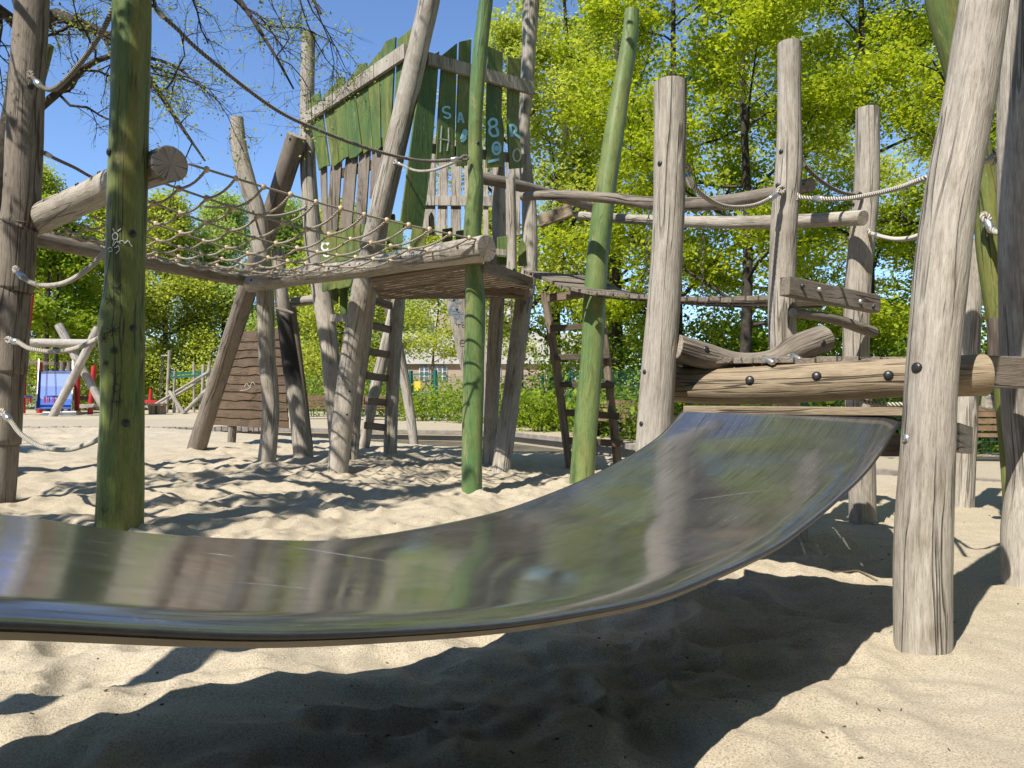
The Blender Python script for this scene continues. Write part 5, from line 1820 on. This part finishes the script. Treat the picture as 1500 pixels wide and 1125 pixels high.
# far wooden play frame right of the near green post
fp = thing('play_frame', 'far wooden climbing frame with green beams and sloping ramps', 'climbing frame', tp(275, 38))
for k, pl in enumerate(([(248, 513, 38, 4.5), (246, 560, 38, 4.5), (244, 604, 38, 4.5)], [(256, 544, 38.4, 4), (255, 605, 38.4, 4.5)], [(284, 531, 39, 4), (284, 604, 39, 4)], [(298, 534, 38, 5), (297, 570, 38, 5), (293, 606, 38, 5)], [(307, 530, 37.6, 5), (304, 570, 37.6, 5), (302, 606, 37.6, 5)])):
    mb, _ = post_mb(pl, 10, k, 0.03, 0.2)
    mb.build('post', [GREY, ENDG], fp)
for a, b in ((P(250, 553, 38), P(312, 548, 38)), (P(250, 548, 39), P(312, 544, 39))):
    mb = MB()
    beam(mb, a, b, 0.1, 0.11)
    fixn(mb.build('green_beam', TEAL, fp))
for pl in ([(305, 545, 37.5, 4), (228, 592, 37.2, 4)], [(302, 553, 38.3, 4), (236, 592, 38, 4)], [(306, 568, 37, 6), (268, 606, 36.6, 6)], [(248, 573, 36.8, 5), (270, 606, 36.5, 6)], [(254, 574, 37.2, 4), (262, 604, 37, 5)]):
    mb, _ = post_mb(pl, 10, 3, 0.03, 0.0)
    mb.build('ramp_log', [GREY, ENDG], fp)
mb, _ = post_mb([(236, 521, 38, 2), (248, 521, 38, 2)], 8, 2, 0, 0)
mb.build('arm', [GREY], fp)
chain('chain', None, P(237, 522, 38), P(233, 588, 38), 0.11, 0.01, fp)
chain('chain', None, P(239, 522, 38), P(236, 588, 38), 0.11, 0.01, fp)
tb = thing('picnic_table', 'low tan picnic table with bench in the far playground', 'table', tp(230, 36))
mb = MB()
beam(mb, P(217, 592.5, 36), P(244, 592.5, 36), 0.8, 0.09)
fixn(mb.build('table_top', TAN, tb))
for x in (224, 237):
    mb = MB()
    beam(mb, P(x, 594, 36), P(x, 607, 36), 0.3, 0.25, up=(0, 1, 0))
    fixn(mb.build('leg', TAN, tb))
post('red_post', 'small red spring toy post behind the picnic table', [(221, 570, 41, 4), (220, 590, 41, 6), (220, 602, 41, 4)], m=RED, em=RED, sides=10, cat='post')
mb = MB()
beam(mb, P(207, 588, 39), P(232, 588, 39), 0.5, 0.12)
fixn(tag(mb.build('low_bench', RED, None, P(220, 588, 39)), 'low red bench top behind the picnic table', 'bench'))
mb = MB()
beam(mb, P(146, 590, 37), P(218, 595, 36), 0.12, 0.12)
fixn(tag(mb.build('balance_beam', GREY, None, P(190, 593, 36.5)), 'long pale balance beam left of the picnic table', 'beam'))

# ------------------------------------------------------------------ sparse tree over the left
def sparse_tree(label, trunk_pts, limbs, seed, nbud, name='sparse_tree', lsize=0.045, depth=3, twl=1.0):
    r = np.random.default_rng(seed)
    base = trunk_pts[0]
    root = thing(name, label, 'tree', (base[0], base[1], 0))
    mb = MB()
    s = spline(trunk_pts, 24)
    tube(mb, s[:, :3], s[:, 3], 12, rough=0.08, seed=seed)
    tips = []

    def twigs(p, d, L, rad, lvl):
        n = 6 if lvl > 1 else 4
        bp = branch_path(r, p, d, L, n, 0.20, -0.035)
        tube(mb, bp, np.linspace(rad, rad * 0.35, n + 1), 5 if lvl > 1 else 3, caps=False)
        if lvl <= 2:
            for q in bp[1:]:
                tips.append(q)
        if lvl == 0:
            return
        for k in range(int(6 + L * 3.0)):
            u = 0.12 + 0.88 * r.random()
            i = min(n - 1, int(u * n))
            q = bp[i] + (bp[i + 1] - bp[i]) * (u * n - i)
            t = bp[i + 1] - bp[i]
            t /= np.linalg.norm(t)
            dd = t + r.normal(size=3) * 0.62
            twigs(q, dd, L * r.uniform(0.25, 0.5), max(0.0022, rad * 0.36), lvl - 1)

    for lp in limbs:
        ls = spline(lp, 16)
        tube(mb, ls[:, :3], ls[:, 3], 8, rough=0.10, seed=seed + 3)
        for k in range(9):
            u = 0.2 + 0.8 * (k + r.random()) / 9
            i = min(14, int(u * 15))
            t = ls[i + 1][:3] - ls[i][:3]
            t /= np.linalg.norm(t)
            dd = t * 0.8 + r.normal(size=3) * 0.6
            twigs(ls[i][:3], dd, r.uniform(1.0, 1.9) * twl, max(0.008, ls[i][3] * 0.42), depth - 1)
    mb.build('trunk', BARKD, root)
    T = np.array(tips)
    ci = r.integers(0, len(T), nbud)
    keep = np.random.default_rng(seed + 1).random(len(T))
    ci = ci[keep[ci] > 0.45]
    C = T[ci] + r.normal(size=(len(ci), 3)) * 0.05
    bulk_leaves('crown', C, lsize, LEAF_B, root, 0.2, seed)
    return root


def Pr(px, py, d, rad):
    return tuple(P(px, py, d)) + (rad,)


sparse_tree('dark barked tree with bare twigs and buds arching over the left', [(-7.9, 10.8, -0.3, 0.30), (-7.6, 10.7, 1.5, 0.24), Pr(-20, 380, 10.6, 0.20), Pr(8, 250, 10.5, 0.17), Pr(30, 110, 10.4, 0.15), Pr(40, 30, 10.3, 0.13), Pr(10, -80, 10.2, 0.11), Pr(-20, -220, 10.0, 0.07)],
            [[Pr(36, 60, 10.35, 0.10), Pr(75, 22, 10.2, 0.085), Pr(118, 36, 10.0, 0.075), Pr(165, 58, 9.7, 0.06), Pr(215, 110, 9.3, 0.04), Pr(255, 170, 9.0, 0.025), Pr(300, 235, 8.8, 0.012)],
             [Pr(40, 20, 10.3, 0.09), Pr(120, -60, 9.8, 0.07), Pr(220, -70, 9.2, 0.05), Pr(330, -20, 8.8, 0.035), Pr(390, 60, 8.6, 0.02), Pr(430, 130, 8.5, 0.01)],
             [Pr(30, -40, 10.2, 0.08), Pr(150, -150, 9.2, 0.06), Pr(300, -140, 8.6, 0.045), Pr(420, -60, 8.2, 0.03), Pr(470, 20, 8.0, 0.014)],
             [Pr(10, 200, 10.5, 0.08), Pr(80, 140, 10.0, 0.05), Pr(150, 85, 9.6, 0.035), Pr(240, 90, 9.2, 0.02), Pr(300, 130, 9.0, 0.01)],
             [Pr(40, 50, 10.3, 0.09), Pr(0, 15, 9.6, 0.07), Pr(-80, -40, 8.8, 0.05), Pr(-200, -80, 7.8, 0.03)],
             [Pr(0, -150, 10.1, 0.07), Pr(-200, -300, 8.0, 0.05), Pr(-300, -500, 6.0, 0.03)],
             [Pr(20, -60, 10.2, 0.07), Pr(100, -260, 8.0, 0.05), Pr(200, -500, 6.0, 0.03)]], 71, 15000, lsize=0.036, twl=0.8)
# the tree behind the photographer whose light canopy dapples the left of the sandpit
sparse_tree('sparse tree standing left of the camera, out of the picture', [(-9.0, 1.0, -0.3, 0.28), (-8.9, 1.1, 2, 0.22), (-8.7, 1.4, 4.5, 0.17), (-8.6, 1.7, 8, 0.08)],
            [[(-8.8, 1.3, 3.6, 0.10), (-7.4, 2.4, 5.0, 0.07), (-6.2, 4.0, 6.0, 0.04), (-5.2, 5.6, 6.4, 0.015)], [(-8.8, 1.3, 4.0, 0.10), (-7.8, 0.4, 5.6, 0.07), (-6.4, 0.2, 6.6, 0.04), (-5.0, 0.6, 7.0, 0.015)],
             [(-8.7, 1.5, 4.6, 0.10), (-8.9, 3.4, 6.0, 0.07), (-8.2, 5.4, 7.0, 0.04), (-7.4, 7.0, 7.4, 0.015)], [(-8.7, 1.5, 5.0, 0.10), (-9.5, 0.0, 6.5, 0.06), (-9.6, -2.0, 7.5, 0.03)], [(-8.7, 1.5, 5.4, 0.09), (-7.0, 1.8, 7.2, 0.06), (-5.6, 2.6, 8.2, 0.03)]], 72, 26000, lsize=0.12, twl=0.9)

# ------------------------------------------------------------------ the sand, heaped a little round each foot
xs = np.concatenate([np.arange(-22, -6, 0.12), np.arange(-6, -2.6, 0.05), np.arange(-2.6, 4.2, 0.026), np.arange(4.2, 12.01, 0.09)])
ys = np.concatenate([np.arange(-6, 1.5, 0.15), np.arange(1.5, 6.5, 0.026), np.arange(6.5, 13, 0.05), np.arange(13, 24.6, 0.10)])
sand = grid_mesh('sand', xs, ys, sand_h, SAND, lambda x, y: pit_dist(x, y) > -0.12)
tag(sand, kind='structure')

# ------------------------------------------------------------------ litter on the sand
r = np.random.default_rng(55)
mb = MB()
n = 0
while n < 700:
    x, y = r.uniform(-5, 6), 2.2 + r.random() ** 1.6 * 12
    if pit_dist(np.array([x]), np.array([y]))[0] < 0.2:
        continue
    z = float(sand_h(np.array([x]), np.array([y]))[0])
    a = r.uniform(0, 6.28)
    L = r.uniform(0.003, 0.013)
    d = Vector((math.cos(a), math.sin(a), r.uniform(-0.1, 0.2))) * L
    wd = Vector((-math.sin(a), math.cos(a), 0)) * L * r.uniform(0.15, 0.4)
    c = Vector((x, y, z + 0.005))
    mb.add([c - d, c + wd, c + d, c - wd, c - d * 0.3 - Vector((0, 0, 0.006)), c + d * 0.3 + Vector((0, 0, 0.004))], [(0, 1, 5), (1, 2, 5), (2, 3, 5), (3, 0, 5), (0, 4, 1), (1, 4, 2), (2, 4, 3), (3, 4, 0)])
    n += 1
tag(mb.build('leaf_litter', LITTERM), 'tiny dry leaf and bark bits scattered on the sand', 'litter', kind='stuff')
mb = MB()
tw_pts = []
for px, py in ((1222, 845), (1240, 848), (1258, 849), (1285, 855)):
    d = H_CAM * F_PX / (py - HOR)
    q = P(px, py, d)
    tw_pts.append((q.x, q.y, float(sand_h(np.array([q.x]), np.array([q.y]))[0]) + 0.008))
tube(mb, spline(tw_pts, 14), [0.007] * 14, 6)
tag(mb.build('twig', TAN, None, tw_pts[1]), 'pale curved twig lying in shade beside the leaning post', 'twig')
